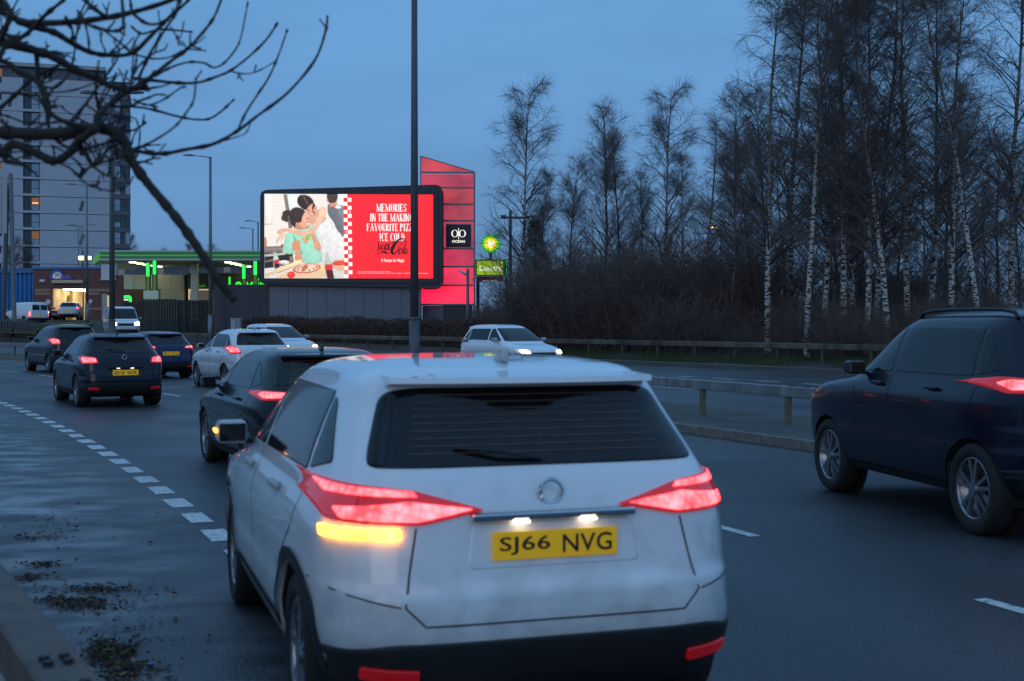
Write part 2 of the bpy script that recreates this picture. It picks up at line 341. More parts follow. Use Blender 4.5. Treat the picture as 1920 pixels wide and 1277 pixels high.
barrier('safety_barrier', 197.6, ph_at(85, 197.6), ph_at(-60, 197.6), 'short dark barrier by the station entrance behind the stone wall', M_RAILD, lambda x, y: 0.2, bolts=False)
def near_line(R, ph):                                     # the near barrier stands a little askew to the lane
    s_ = (ph - PH0) * R_RAIL; dr = R - R_RAIL; return -1.19 - .488 * s_ + .873 * dr, 3.75 + .873 * s_ + .488 * dr
barrier('safety_barrier', R_RAIL - 0.09, PH0 - 0.03, PH0 + 0.045, 'brown near-side box-beam barrier cutting the bottom left corner', mat('near_rail', (0.11, 0.085, 0.07), 0.7, metal=0.15, vary=0.3, vscale=6), lambda x, y: 0.0, w=0.17, seg=2.4, pol=near_line)

# ------------------------------------------------------------------ vehicles
def pchip(xs, ys, t):
    xs = np.asarray(xs, float); ys = np.asarray(ys, float); h = np.diff(xs); d = np.diff(ys) / h; m = np.zeros_like(ys)
    for i in range(1, len(xs) - 1):
        if d[i - 1] * d[i] > 0: m[i] = 2 * d[i - 1] * d[i] / (d[i - 1] + d[i])
    m[0], m[-1] = d[0], d[-1]
    t = np.clip(np.asarray(t, float), xs[0], xs[-1]); i = np.clip(np.searchsorted(xs, t) - 1, 0, len(xs) - 2)
    s = (t - xs[i]) / h[i]
    return (2*s**3-3*s**2+1)*ys[i] + (s**3-2*s**2+s)*h[i]*m[i] + (-2*s**3+3*s**2)*ys[i+1] + (s**3-s**2)*h[i]*m[i+1]

CROSS = dict(H=1.60, L=4.35, W=1.80,
    r=[(.22,.34),(.30,.13),(.40,.04),(.55,0),(.70,.015),(.76,.05),(.85,.07),(1.0,.10),(1.12,.16),(1.25,.27),(1.40,.40),(1.50,.46),(1.555,.58),(1.59,.95),(1.60,1.4)],
    f=[(.22,4.16),(.30,4.28),(.45,4.34),(.60,4.35),(.72,4.30),(.82,4.20),(.90,4.00),(.96,3.70),(1.02,3.34),(1.10,3.17),(1.25,2.88),(1.40,2.57),(1.50,2.33),(1.555,2.12),(1.59,1.8),(1.60,1.5)],
    w=[(.22,.78),(.30,.845),(.45,.885),(.55,.893),(.62,.888),(.80,.90),(.90,.895),(.97,.875),(1.04,.845),(1.10,.825),(1.25,.77),(1.40,.71),(1.50,.655),(1.555,.58),(1.59,.42),(1.60,.2)])
HATCH = dict(H=1.47, L=4.1, W=1.77,
    r=[(.20,.36),(.28,.12),(.38,.03),(.52,0),(.66,.02),(.72,.05),(.82,.08),(.95,.12),(1.05,.20),(1.16,.34),(1.28,.48),(1.37,.56),(1.43,.70),(1.46,1.05),(1.47,1.5)],
    f=[(.20,3.92),(.28,4.03),(.42,4.09),(.55,4.10),(.66,4.04),(.76,3.92),(.84,3.70),(.90,3.42),(.95,3.10),(1.03,2.94),(1.16,2.67),(1.28,2.42),(1.37,2.20),(1.43,1.95),(1.46,1.75),(1.47,1.55)],
    w=[(.20,.76),(.28,.82),(.42,.865),(.55,.875),(.62,.87),(.75,.885),(.84,.88),(.90,.86),(.96,.83),(1.03,.80),(1.16,.745),(1.28,.685),(1.37,.63),(1.43,.55),(1.46,.4),(1.47,.2)])
BIGSUV = dict(H=1.86, L=4.6, W=1.96,
    r=[(.30,.34),(.38,.14),(.50,.03),(.68,0),(.86,.02),(.92,.05),(1.02,.06),(1.15,.08),(1.28,.13),(1.45,.24),(1.62,.36),(1.75,.43),(1.81,.55),(1.85,.95),(1.86,1.5)],
    f=[(.30,4.40),(.38,4.52),(.55,4.58),(.75,4.60),(.90,4.57),(1.02,4.48),(1.10,4.25),(1.15,3.9),(1.20,3.48),(1.28,3.30),(1.45,3.02),(1.62,2.76),(1.75,2.5),(1.81,2.25),(1.85,1.9),(1.86,1.6)],
    w=[(.30,.86),(.38,.92),(.55,.965),(.68,.975),(.76,.97),(.95,.98),(1.08,.975),(1.15,.955),(1.22,.925),(1.28,.905),(1.45,.85),(1.62,.79),(1.75,.72),(1.81,.62),(1.85,.45),(1.86,.2)])
VAN = dict(H=1.95, L=4.9, W=1.90,
    r=[(.25,.12),(.33,.04),(.45,0),(.60,0),(.75,.03),(.9,.04),(1.1,.05),(1.3,.06),(1.5,.08),(1.7,.11),(1.82,.15),(1.90,.24),(1.94,.5),(1.95,1.0)],
    f=[(.25,4.74),(.33,4.84),(.50,4.89),(.70,4.90),(.85,4.86),(.98,4.76),(1.06,4.55),(1.12,4.30),(1.2,4.16),(1.35,3.98),(1.5,3.80),(1.7,3.54),(1.82,3.34),(1.90,3.05),(1.94,2.6),(1.95,2.0)],
    w=[(.25,.84),(.33,.90),(.50,.94),(.70,.95),(.85,.945),(.98,.94),(1.06,.93),(1.12,.92),(1.2,.91),(1.35,.885),(1.5,.86),(1.7,.82),(1.82,.78),(1.90,.70),(1.94,.5),(1.95,.2)])

M_GLASS = mat('car_glass', (0.006, 0.007, 0.009), 0.05, spec=0.35)
M_BLACKP = mat('black_plastic', (0.012, 0.012, 0.013), 0.6, vary=0.2, vscale=20)
M_TYRE = mat('tyre_rubber', (0.012, 0.012, 0.012), 0.85)
M_ALLOY = mat('alloy_wheel', (0.32, 0.33, 0.34), 0.3, metal=0.9)
M_LINER = mat('wheel_arch_liner', (0.006, 0.006, 0.006), 0.95)
M_SEAM = mat('panel_gap', (0.02, 0.02, 0.021), 0.9)
M_CHROME = mat('chrome', (0.6, 0.6, 0.62), 0.15, metal=1.0)
def led_glow(name, col, lo, hi, sc):
    m = glow(name, col, 1.0); nt = m.node_tree; N = nt.nodes.new; L = nt.links.new
    tc = N('ShaderNodeTexCoord'); vo = N('ShaderNodeTexVoronoi'); vo.inputs['Scale'].default_value = sc; no = N('ShaderNodeTexNoise'); no.inputs['Scale'].default_value = sc * .22
    L(tc.outputs['Object'], vo.inputs['Vector']); L(tc.outputs['Object'], no.inputs['Vector']); ad = N('ShaderNodeMath'); ad.operation = 'SUBTRACT'; L(no.outputs[0], ad.inputs[0]); ml = N('ShaderNodeMath'); ml.operation = 'MULTIPLY'; ml.inputs[1].default_value = .35; L(vo.outputs[0], ml.inputs[0]); L(ml.outputs[0], ad.inputs[1])
    mr = N('ShaderNodeMapRange'); L(ad.outputs[0], mr.inputs[0]); mr.inputs[1].default_value = .1; mr.inputs[2].default_value = .6; mr.inputs[3].default_value = lo; mr.inputs[4].default_value = hi
    L(mr.outputs[0], nt.nodes['Principled BSDF'].inputs['Emission Strength']); nt.nodes['Principled BSDF'].inputs['Coat Weight'].default_value = .6; return m
M_RED = led_glow('brake_light_red', (1.0, 0.065, 0.075), 1.6, 10.0, 34)
M_REDDIM = mat('tail_lens_red', (0.35, 0.008, 0.012), 0.15, emit=(1, 0.02, 0.03), estr=0.28, coat=0.5)
M_REFL = mat('red_reflector', (0.45, 0.01, 0.015), 0.25, emit=(1, 0.01, 0.02), estr=0.10)
M_AMBER = led_glow('indicator_amber', (1.0, 0.36, 0.03), 5.0, 15.0, 34)
M_HEAD = glow('headlight_lamp', (1.0, 0.80, 0.55), 16.0)
M_HEADLENS = mat('headlight_lens', (0.55, 0.57, 0.6), 0.1, spec=0.6, emit=(1, 0.85, 0.65), estr=0.4)
M_PLATE = mat('yellow_number_plate', (0.85, 0.50, 0.02), 0.4, emit=(1.0, 0.50, 0.01), estr=0.16)
M_PLATEW = mat('white_number_plate', (0.75, 0.75, 0.72), 0.4)
M_PTXT = mat('plate_lettering', (0.01, 0.01, 0.01), 0.5)
M_PLAMP = glow('plate_lamp_glow', (1.0, 0.86, 0.62), 4.0)
M_CLEARRED = mat('dark_red_lens', (0.12, 0.004, 0.006), 0.1, coat=0.6)

def body_mesh(sp, wheels, rw, n_exp=5.0, N=104):
    zs0 = sp['r'][0][0]; H = sp['H']; u = np.linspace(0, 1, 74)
    zs = zs0 + (H - zs0) * np.sin(u * math.pi / 2) ** 1.0
    zs = np.unique(np.concatenate([zs, np.linspace(zs0, H * 0.97, 46)]))
    xr = pchip(*zip(*sp['r']), zs); xf = pchip(*zip(*sp['f']), zs); w = pchip(*zip(*sp['w']), zs)
    t = np.linspace(0, 2 * math.pi, N, endpoint=False) + math.pi / N
    v = []; f = []
    for z, a, b, c in zip(zs, xr, xf, w):
        k = n_exp - 1.0 * smooth(H * .62, H, z)
        cx, hx = (a + b) / 2, (b - a) / 2
        X = cx + hx * np.sign(np.cos(t)) * np.abs(np.cos(t)) ** (2 / k); Y = c * np.sign(np.sin(t)) * np.abs(np.sin(t)) ** (2 / k)
        v += list(zip(X.tolist(), Y.tolist(), [float(z)] * N))
    for i in range(len(zs) - 1):
        for j in range(N):
            j2 = (j + 1) % N; f.append((i * N + j, i * N + j2, (i + 1) * N + j2, (i + 1) * N + j))
    f.append(tuple(range(N))[::-1]); f.append(tuple((len(zs) - 1) * N + j for j in range(N)))
    me = bpy.data.meshes.new('body'); me.from_pydata(v, [], f); me.update()
    o = bpy.data.objects.new('body', me); COL.objects.link(o); cutters = []
    for wx in wheels:
        for sgn in (1, -1):
            mb = MB(); ys = sorted((sgn * (sp['W'] / 2 - 0.27), sgn * (sp['W'] / 2 + .3)))
            mb.prism([(wx + (rw + .045) * math.cos(a), rw - .01 + (rw + .045) * math.sin(a)) for a in np.linspace(0, 2 * math.pi, 40, endpoint=False)], 'y', *ys)
            c = bpy.data.objects.new('cutter', mb.mesh('cutter')); recalc(c.data); COL.objects.link(c); cutters.append(c)
            b = o.modifiers.new('cut', 'BOOLEAN'); b.object = c; b.operation = 'DIFFERENCE'; b.solver = 'EXACT'
    dg = bpy.context.evaluated_depsgraph_get(); res = bpy.data.meshes.new_from_object(o.evaluated_get(dg))
    bpy.data.objects.remove(o)
    for c in cutters: bpy.data.objects.remove(c)
    res.materials.clear(); res.name = 'body'
    bm = bmesh.new(); bm.from_mesh(res)
    for e in bm.edges:
        if len(e.link_faces) == 2 and e.calc_face_angle(0) > rad(32): e.smooth = False
    for fc in bm.faces: fc.smooth = True; fc.material_index = 0
    bm.to_mesh(res); bvh = BVHTree.FromBMesh(bm); bm.free()
    return res, bvh

def resample(poly, step):
    out = []
    for i, p in enumerate(poly):
        q = poly[(i + 1) % len(poly)]; n = max(1, int(math.hypot(q[0] - p[0], q[1] - p[1]) / step))
        out += [(p[0] + (q[0] - p[0]) * k / n, p[1] + (q[1] - p[1]) * k / n) for k in range(n)]
    return out
def round_poly(poly, r, n=4):
    out = []; k = len(poly)
    for i in range(k):
        p0, p, p1 = Vector(poly[i - 1]), Vector(poly[i]), Vector(poly[(i + 1) % k])
        a = p + (p0 - p).normalized() * min(r, (p0 - p).length * .45); b = p + (p1 - p).normalized() * min(r, (p1 - p).length * .45)
        for j in range(n + 1):
            t = j / n; q = a * (1 - t) ** 2 + p * 2 * t * (1 - t) + b * t * t; out.append((q.x, q.y))
    return out
class Car:
    def __init__(s, root, bvh): s.root = root; s.bvh = bvh
    def hit(s, side, p, off):
        org, d = {'rear': (Vector((-3, p[0], p[1])), Vector((1, 0, 0))), 'front': (Vector((9, p[0], p[1])), Vector((-1, 0, 0))),
                  'left': (Vector((p[0], 4, p[1])), Vector((0, -1, 0))), 'right': (Vector((p[0], -4, p[1])), Vector((0, 1, 0))),
                  'top': (Vector((p[0], p[1], 4)), Vector((0, 0, -1)))}[side]
        loc, nrm, _, _ = s.bvh.ray_cast(org, d)
        if loc is None: return None
        if nrm.dot(d) > 0: nrm = -nrm
        return loc + nrm * off, nrm
    def patch(s, name, side, poly, m, off=0.006, thick=0.02, step=0.045, parent=None, rnd=0.0, label=None):
        if rnd: poly = round_poly(poly, rnd)
        poly = resample(poly, step); cx = sum(p[0] for p in poly) / len(poly); cy = sum(p[1] for p in poly) / len(poly)
        rings = [1.0, .985, .94, .88, .81, .73, .64, .54, .43, .31, .18, .07]; v = []; f = []; n = len(poly)
        def put(p, o):
            h = s.hit(side, p, o)
            if h is None:
                for sh in (.97, .93, .87, .8):
                    h = s.hit(side, (cx + (p[0] - cx) * sh, cy + (p[1] - cy) * sh), o)
                    if h: break
            return tuple(h[0]) if h else None
        last = None
        for k, r in enumerate([1.0] + rings):
            for p in poly:
                q = put((cx + (p[0] - cx) * r, cy + (p[1] - cy) * r), (off - thick) if k == 0 else off * (.55 if k == 1 else 1)); q = q or last or (0, 0, 0); last = q; v.append(q)
        q = put((cx, cy), off); v.append(q or last)
        for k in range(len(rings)):
            for j in range(n):
                j2 = (j + 1) % n; f.append((k * n + j, k * n + j2, (k + 1) * n + j2, (k + 1) * n + j))
        for j in range(n): f.append((len(rings) * n + j, len(rings) * n + (j + 1) % n, len(v) - 1))
        me = bpy.data.meshes.new(name); me.from_pydata(v, [], f); me.polygons.foreach_set('use_smooth', [True] * len(f)); me.update(); recalc(me)
        o = link(name, me, parent or s.root, m)
        if label: o['label'] = label
        return o
    def strip(s, name, side, pts, w, m, off=0.003, parent=None, step=.05):
        out = []
        for i in range(len(pts) - 1):
            a, b = pts[i], pts[i + 1]; n = max(1, int(math.hypot(b[0] - a[0], b[1] - a[1]) / step))
            out += [(a[0] + (b[0] - a[0]) * k / n, a[1] + (b[1] - a[1]) * k / n) for k in range(n)]
        out.append(pts[-1]); v = []; f = []
        for i, p in enumerate(out):
            q0, q1 = out[max(0, i - 1)], out[min(len(out) - 1, i + 1)]; dx, dy = q1[0] - q0[0], q1[1] - q0[1]; l = math.hypot(dx, dy) or 1
            nx, ny = -dy / l * w / 2, dx / l * w / 2
            for sg in (-1, 1):
                h = s.hit(side, (p[0] + sg * nx, p[1] + sg * ny), off)
                v.append(tuple(h[0]) if h else (v[-2] if len(v) > 1 else (0, 0, 0.5)))
        for i in range(len(out) - 1): f.append((2 * i, 2 * i + 1, 2 * i + 3, 2 * i + 2))
        me = bpy.data.meshes.new(name); me.from_pydata(v, [], f); me.update(); return link(name, me, parent or s.root, m)

def wheel_parts(root, x, y, r, tw=0.21, alloy=M_ALLOY):
    sg = 1 if y > 0 else -1; w = empty('wheel'); w.parent = root; w.location = (x, y, r)
    prof = [(r * .68, -.42), (r * .80, -.5), (r * .93, -.48), (r * .985, -.36), (r, -.15), (r, .15), (r * .985, .36), (r * .93, .48), (r * .80, .5), (r * .68, .42)]
    def lathe(prof, n=40, closed=False):
        v = []; f = []; k = len(prof)
        for i in range(n):
            a = 2 * math.pi * i / n
            for (rr, yy) in prof: v.append((rr * math.cos(a), yy, rr * math.sin(a)))
        for i in range(n):
            for j in range(k - 1): f.append((i * k + j, i * k + j + 1, ((i + 1) % n) * k + j + 1, ((i + 1) % n) * k + j))
        me = bpy.data.meshes.new('w'); me.from_pydata(v, [], f); me.polygons.foreach_set('use_smooth', [True] * len(f)); me.update(); recalc(me); return me
    t = lathe([(a, b * tw) for a, b in prof] + [(r * .68, -.42 * tw)]); t.name = 'tyre'; link('tyre', t, w, M_TYRE)
    mb = MB()
    rim = lathe([(r * .69, -.40 * tw), (r * .69, .40 * tw), (r * .655, .44 * tw), (r * .63, .36 * tw), (r * .62, -.3 * tw), (r * .2, -.3 * tw)]); rim.name = 'rim'; 
    if sg < 0: rim.transform(Matrix.Diagonal((1, -1, 1, 1)))
    ro = link('rim', rim, w, alloy)
    for k in range(5):
        a = 2 * math.pi * k / 5 + .3
        for da in (-.13, .13):
            c, s_ = math.cos(a + da), math.sin(a + da); c2, s2 = math.cos(a + da * 1.7), math.sin(a + da * 1.7)
            tx, tz = -math.sin(a) * .016, math.cos(a) * .016; y0, y1 = sg * .22 * tw, sg * .40 * tw
            p = [(r * .1 * c - tx, r * .1 * s_ - tz), (r * .64 * c2 - tx, r * .64 * s2 - tz), (r * .64 * c2 + tx, r * .64 * s2 + tz), (r * .1 * c + tx, r * .1 * s_ + tz)]
            mb.prism(p, 'y', min(y0, y1), max(y0, y1))
    mb.prism([(r * .15 * math.cos(a), r * .15 * math.sin(a)) for a in np.linspace(0, 2 * math.pi, 16, endpoint=False)], 'y', min(0, sg * .45 * tw), max(0, sg * .45 * tw))
    so = mb.build('spokes', alloy, w); recalc(so.data)
    return w

def plate_obj(car, side, yc, zc, reg, m, w=.52, h=.112):
    h0 = car.hit(side, (yc, zc), .012)[0]; h1 = car.hit(side, (yc, zc + .05), .012)[0]
    sgn = -1 if side == 'rear' else 1; x = min(h0.x, h1.x) - .008 if side == 'rear' else max(h0.x, h1.x) + .008
    mb = MB(); mb.box(-w / 2, w / 2, -.006, .006, -h / 2, h / 2); o = mb.build('number_plate', m, car.root, bevel=.004)
    o.location = (x, yc, zc); o.rotation_euler = (0, 0, rad(-90) if side == 'rear' else rad(90))
    for part, a, b in zip(reg.split(), (-.45, .05), (-.05, .45)):
        tm = fit_text(part, w * a, w * b, -.036, .036, bold=.012, spacing=1.05); t = link('plate_lettering', tm, o, M_PTXT); t.location = (0, -.0085, 0)
    return o

def make_car(sp, name, label, loc, rz, paint, reg='', lights='rear', group=None, lamps='wide', detail=True, clad=False, wheels=None, rw=.335, sx=1.0, sy=1.0, sz=1.0, head_on=False, cat='car', amber=False, roofrails=False, alloy=M_ALLOY, van=False):
    sp = dict(H=sp['H'] * sz, L=sp['L'] * sx, W=sp['W'] * sy, r=[(z * sz, x * sx) for z, x in sp['r']], f=[(z * sz, x * sx) for z, x in sp['f']], w=[(z * sz, w * sy) for z, w in sp['w']])
    H, L, W = sp['H'], sp['L'], sp['W']; hw = W / 2
    wheels = wheels or (.80 * sx if not van else .95, L - .88 * sx)
    root = empty(name, loc, rz); tag(root, label, cat, group)
    me, bvh = body_mesh(sp, wheels, rw, n_exp=6.2 if not van else 7.0); body = link('body', me, root, paint); car = Car(root, bvh)
    Z = lambda q: q * H        # fractions of the height
    wz = lambda z: float(pchip(*zip(*sp['w']), [z])[0]); xr_ = lambda z: float(pchip(*zip(*sp['r']), [z])[0]); xf_ = lambda z: float(pchip(*zip(*sp['f']), [z])[0])
    zb = Z(.665) if not van else Z(.60); zt = Z(.925)
    # rear and front screens
    if not van:
        rw_ = [(-.80 * wz(zb), Z(.735)), (.80 * wz(zb), Z(.735)), (.86 * wz(Z(.78)), Z(.765)), (.86 * wz(zt), zt - .02), (.7 * wz(zt), zt), (-.7 * wz(zt), zt), (-.86 * wz(zt), zt - .02), (-.86 * wz(Z(.78)), Z(.765))]
        car.patch('rear_window', 'rear', rw_, M_GLASS, off=.006, rnd=.05)
    else:
        for sg in (1, -1):
            car.patch('rear_window', 'rear', [(sg * .06, Z(.63)), (sg * .68, Z(.63)), (sg * .66, Z(.86)), (sg * .06, Z(.86))], M_GLASS, rnd=.05, off=.004)
    zc0 = zb + .015
    car.patch('windscreen', 'front', [(-.88 * wz(zc0), zc0), (.88 * wz(zc0), zc0), (.86 * wz(zt), zt), (-.86 * wz(zt), zt)], M_GLASS, rnd=.06, off=.004)
    # side glass
    for side, sg in (('left', 1), ('right', -1)):
        zl = zb + .045; zu = Z(.915)
        xa, xb = xr_(zl) + .30 * sx, xf_(zl) - .22; xa2, xb2 = xr_(zu) + .30, xf_(zu) - .12
        xm = (wheels[0] + wheels[1]) / 2 + .02
        if van:
            car.patch('side_window', side, [(xm + .62, zl), (xb, zl), (xb2, zu), (xm + .68, zu)], M_GLASS, rnd=.05, off=.004)
            if detail: car.patch('side_window', side, [(xm - .35, zl), (xm + .5, zl), (xm + .56, zu), (xm - .35, zu)], M_GLASS, rnd=.05, off=.004)
        else:
            car.patch('side_window', side, [(xm + .05, zl), (xb, zl - .01), (xb2, zu), (xm + .05, zu)], M_GLASS, rnd=.035, off=.004)
            car.patch('side_window', side, [(xa + .38, zl + .01), (xm - .03, zl), (xm - .03, zu), (xa2 + .16, zu - .01), (xa + .42, zl + .1)], M_GLASS, rnd=.035, off=.004)
            car.patch('side_window', side, [(xa + .06, zl + .07), (xa + .34, zl + .02), (xa2 + .13, zu - .03), (xa2 + .06, zu - .05)], M_GLASS, rnd=.03, off=.004)
        if detail:
            zs_ = Z(.2)
            car.strip('door_gap', side, [(xm + .01, zs_ + .02), (xm + .01, zb + .02)], .007, M_SEAM)
            car.strip('door_gap', side, [(xb - .02, zb), (xb - .05, zs_ + .1), (xb - .12, zs_ + .02), (xm + .01, zs_ + .02)], .007, M_SEAM)
            car.strip('door_gap', side, [(xm + .01, zs_ + .02), (wheels[0] + .52, zs_ + .03), (wheels[0] + .34, Z(.42)), (wheels[0] + .02, Z(.55)), (xa + .30, zb)], .007, M_SEAM)
            for hx in (xm + .14, xm - .88):
                h = car.hit(side, (hx + .09, zb - .075), .0)
                hb = MB().box(-.10, .10, -.018, .018, -.016, .016).build('door_handle', paint, root, bevel=.012); hb.location = h[0] + h[1] * .022
        # mirror
        h = car.hit(side, (xb - .16, zb + .03), .0)
        if h:
            mb = MB(); mb.prism([(-.10, -.07), (.09, -.06), (.11, .02), (.06, .085), (-.09, .08)], 'y', -.10, .10); mo = mb.build('wing_mirror', paint, root, bevel=.03)
            recalc(mo.data); mo.location = h[0] + Vector((0, sg * .14, .03)); mo.scale = (.85, .85, .85)
            st = MB(); st.tube([(0, -sg * .16, -.055), (0, -sg * .02, -.05)], .022, 6); st.build('mirror_arm', M_BLACKP, mo)
            gm = MB(); gm.poly([(-.104, -.085, -.05), (-.104, .085, -.05), (-.104, .085, .065), (-.104, -.085, .065)]); gm.build('mirror_glass', M_GLASS, mo)
            if amber and sg > 0:
                am = MB(); am.box(-.09, .075, sg * .100, sg * .113, .008, .026); am.build('mirror_indicator', M_AMBER, mo)
        # wheel arch liner and cladding
        for wx in wheels:
            lin = MB(); ra = rw + .043; n = 28
            for k in range(n):
                a0, a1 = 2 * math.pi * k / n, 2 * math.pi * (k + 1) / n
                y0 = sg * (hw - .28)
                P = lambda a, y: (wx + ra * math.cos(a), y, rw - .01 + ra * math.sin(a))
                def rim_y(a):
                    q_ = car.hit(side, (wx + (ra + .025) * math.cos(a), rw - .01 + (ra + .025) * math.sin(a)), 0)
                    return sg * max(hw - .27, abs(q_[0].y) - .014) if q_ and sg * q_[0].y > 0 else sg * (hw - .10)
                if math.sin((a0 + a1) / 2) > -.25: lin.poly([P(a0, y0), P(a1, y0), P(a1, rim_y(a1)), P(a0, rim_y(a0))])
                lin.poly([(wx, y0, rw), P(a0, y0), P(a1, y0)])
            lin.build('wheel_arch', M_LINER, root)
            if clad:
                arc = [(wx + (rw + .085) * math.cos(a), rw - .01 + (rw + .085) * math.sin(a)) for a in np.linspace(-.35, math.pi + .35, 26)]
                car.strip('arch_cladding', side, arc, .062, M_BLACKP, off=.012)
        for wx in wheels: wheel_parts(root, wx, sg * (hw - .135), rw, alloy=alloy)
        zsk = Z(.215) if clad else Z(.185)
        car.strip('sill_trim', side, [(wheels[0] + rw + .09, zsk), (wheels[1] - rw - .09, zsk)], .16 if clad else .07, M_BLACKP, off=.010)
    # rear end
    zl0, zl1 = Z(.60), Z(.705)
    if van:
        for sg in (1, -1):
            car.patch('tail_light', 'rear', [(sg * .82, Z(.36)), (sg * .90, Z(.36)), (sg * .86, Z(.56)), (sg * .79, Z(.56))], M_RED if lights == 'rear' else M_REDDIM, off=.02, rnd=.02)
        car.strip('door_gap', 'rear', [(0, .42), (0, Z(.93))], .014, M_SEAM)
        plate_obj(car, 'rear', .30, .62, reg or 'SF16 KWN', M_PLATE)
        car.patch('rear_bumper', 'rear', [(-.88, .30), (.88, .30), (.90, .50), (-.90, .50)], M_BLACKP, off=.03, rnd=.04)
    else:
        wl = wz(zl0)
        for sg in (1, -1):
            if lamps == 'wide':
                P = [(sg * .30 * wl, Z(.636)), (sg * .58 * wl, Z(.606)), (sg * .93 * wl, Z(.610)), (sg * .965 * wl, Z(.655)), (sg * .93 * wl, Z(.702)), (sg * .60 * wl, Z(.684))]
            elif lamps == 'slim':
                P = [(sg * .50 * wl, Z(.645)), (sg * .92 * wl, Z(.630)), (sg * .955 * wl, Z(.675)), (sg * .90 * wl, Z(.70)), (sg * .55 * wl, Z(.685))]
            elif lamps == 'tall':
                P = [(sg * .70 * wl, Z(.60)), (sg * .95 * wl, Z(.59)), (sg * .955 * wl, Z(.70)), (sg * .88 * wl, Z(.73)), (sg * .72 * wl, Z(.69))]
            else:
                P = [(sg * .60 * wl, Z(.60)), (sg * .93 * wl, Z(.585)), (sg * .95 * wl, Z(.66)), (sg * .90 * wl, Z(.695)), (sg * .64 * wl, Z(.672))]
            lens = car.patch('tail_light', 'rear', P, M_REDDIM if lights == 'rear' else M_CLEARRED, off=.014, thick=.05, rnd=.02)
            if lights == 'rear':
                cxp = sum(p[0] for p in P) / len(P); czp = sum(p[1] for p in P) / len(P)
                if lamps == 'wide':
                    car.patch('brake_lamp', 'rear', [(sg * .35 * wl, Z(.638)), (sg * .59 * wl, Z(.613)), (sg * .88 * wl, Z(.617)), (sg * .90 * wl, Z(.640)), (sg * .62 * wl, Z(.658))], M_RED, off=.019, thick=.012, rnd=.012, parent=lens)
                    car.patch('brake_lamp', 'rear', [(sg * .58 * wl, Z(.668)), (sg * .91 * wl, Z(.672)), (sg * .925 * wl, Z(.693)), (sg * .60 * wl, Z(.680))], M_RED, off=.019, thick=.012, rnd=.006, parent=lens)
                    if amber and sg > 0:
                        car.patch('indicator_lamp', 'rear', [(sg * .66 * wl, Z(.574)), (sg * .945 * wl, Z(.570)), (sg * .945 * wl, Z(.597)), (sg * .66 * wl, Z(.598))], M_AMBER, off=.020, thick=.025, rnd=.012)
                else:
                    car.patch('brake_lamp', 'rear', [(cxp + (p[0] - cxp) * .80, czp + (p[1] - czp) * .62) for p in P], M_RED, off=.019, thick=.012, rnd=.012, parent=lens)
            zr = Z(.245)
            car.patch('reflector', 'rear', [(sg * .60 * wl, zr), (sg * .82 * wl, zr + .01), (sg * .82 * wl, zr + .055), (sg * .60 * wl, zr + .045)], M_REFL, off=.024, thick=.04, rnd=.01)
        zbm = Z(.34)
        car.patch('rear_bumper', 'rear', [(-.93 * wz(zbm), Z(.165)), (.93 * wz(zbm), Z(.165)), (.97 * wz(zbm), Z(.30)), (.70 * wz(zbm), Z(.335)), (-.70 * wz(zbm), Z(.335)), (-.97 * wz(zbm), Z(.30))], M_BLACKP, off=.012, rnd=.05)
        plz = Z(.552) if lamps == 'wide' else Z(.535) if lamps in ('slim', 'tall') else Z(.47)
        car.patch('plate_recess', 'rear', [(-.36, plz - .085), (.36, plz - .085), (.33, plz + .085), (-.33, plz + .085)], M_BLACKP if lamps == 'low' else paint, off=.003, rnd=.03)
        if reg: plate_obj(car, 'rear', 0, plz, reg, M_PLATE)
        if detail:
            h = car.hit('rear', (0, plz + .10), .0)[0]
            for yy in (-.14, .14):
                pl = MB().box(-.04, 0, -.03, .03, -.008, .0).build('plate_lamp', M_PLAMP, root); pl.location = (h.x - .012, yy, plz + .095)
            hb = MB().box(-.045, .02, -.34, .34, 0, .03).build('tailgate_grip', M_CHROME if clad else M_BLACKP, root, bevel=.008); hb.location = (h.x, 0, plz + .098)
            hw2 = .93 * wz(Z(.45))
            car.strip('tailgate_gap', 'rear', [(-.60 * wl, Z(.60)), (-.66 * wl, Z(.42)), (-.58 * wl, Z(.375)), (.58 * wl, Z(.375)), (.66 * wl, Z(.42)), (.60 * wl, Z(.60))], .007, M_SEAM)
            car.strip('bumper_crease', 'rear', [(-.96 * hw, Z(.455)), (-.66 * hw, Z(.42))], .006, M_SEAM); car.strip('bumper_crease', 'rear', [(.96 * hw, Z(.455)), (.66 * hw, Z(.42))], .006, M_SEAM)
            bd = MB(); bd.tube([(0, .046 * math.cos(a), .046 * math.sin(a)) for a in np.linspace(0, 2 * math.pi, 25)], .008, 8); hh = car.hit('rear', (0, Z(.672)), .012)[0] - Vector((.006, 0, 0))
            b_ = bd.build('badge', M_CHROME, root); b_.location = hh
        # spoiler and wiper, third brake light
        zsp = Z(.945); x0 = xr_(zsp); ws = wz(zsp) * .86
        spv = MB(); k = 12
        for i in range(k + 1):
            y = -ws + 2 * ws * i / k; bow = .09 * (y / ws) ** 2
            spv.v += [(x0 - .13 + bow, y, zsp - .012), (x0 - .12 + bow, y, zsp + .012), (x0 + .32, y * 1.0, Z(.985) - .03 * (y / ws) ** 2 - .004), (x0 + .25, y, zsp - .05)]
        for i in range(k):
            for j in range(4): spv.f.append((i * 4 + j, i * 4 + (j + 1) % 4, (i + 1) * 4 + (j + 1) % 4, (i + 1) * 4 + j)); spv.mi.append(0)
        spv.f += [(0, 1, 2, 3), tuple(k * 4 + j for j in range(4))]; spv.mi += [0, 0]
        so = spv.build('spoiler', paint, root, smooth=False); recalc(so.data)
        h = car.hit('rear', (0, Z(.745)), .014); h2 = car.hit('rear', (.36, Z(.775)), .014)
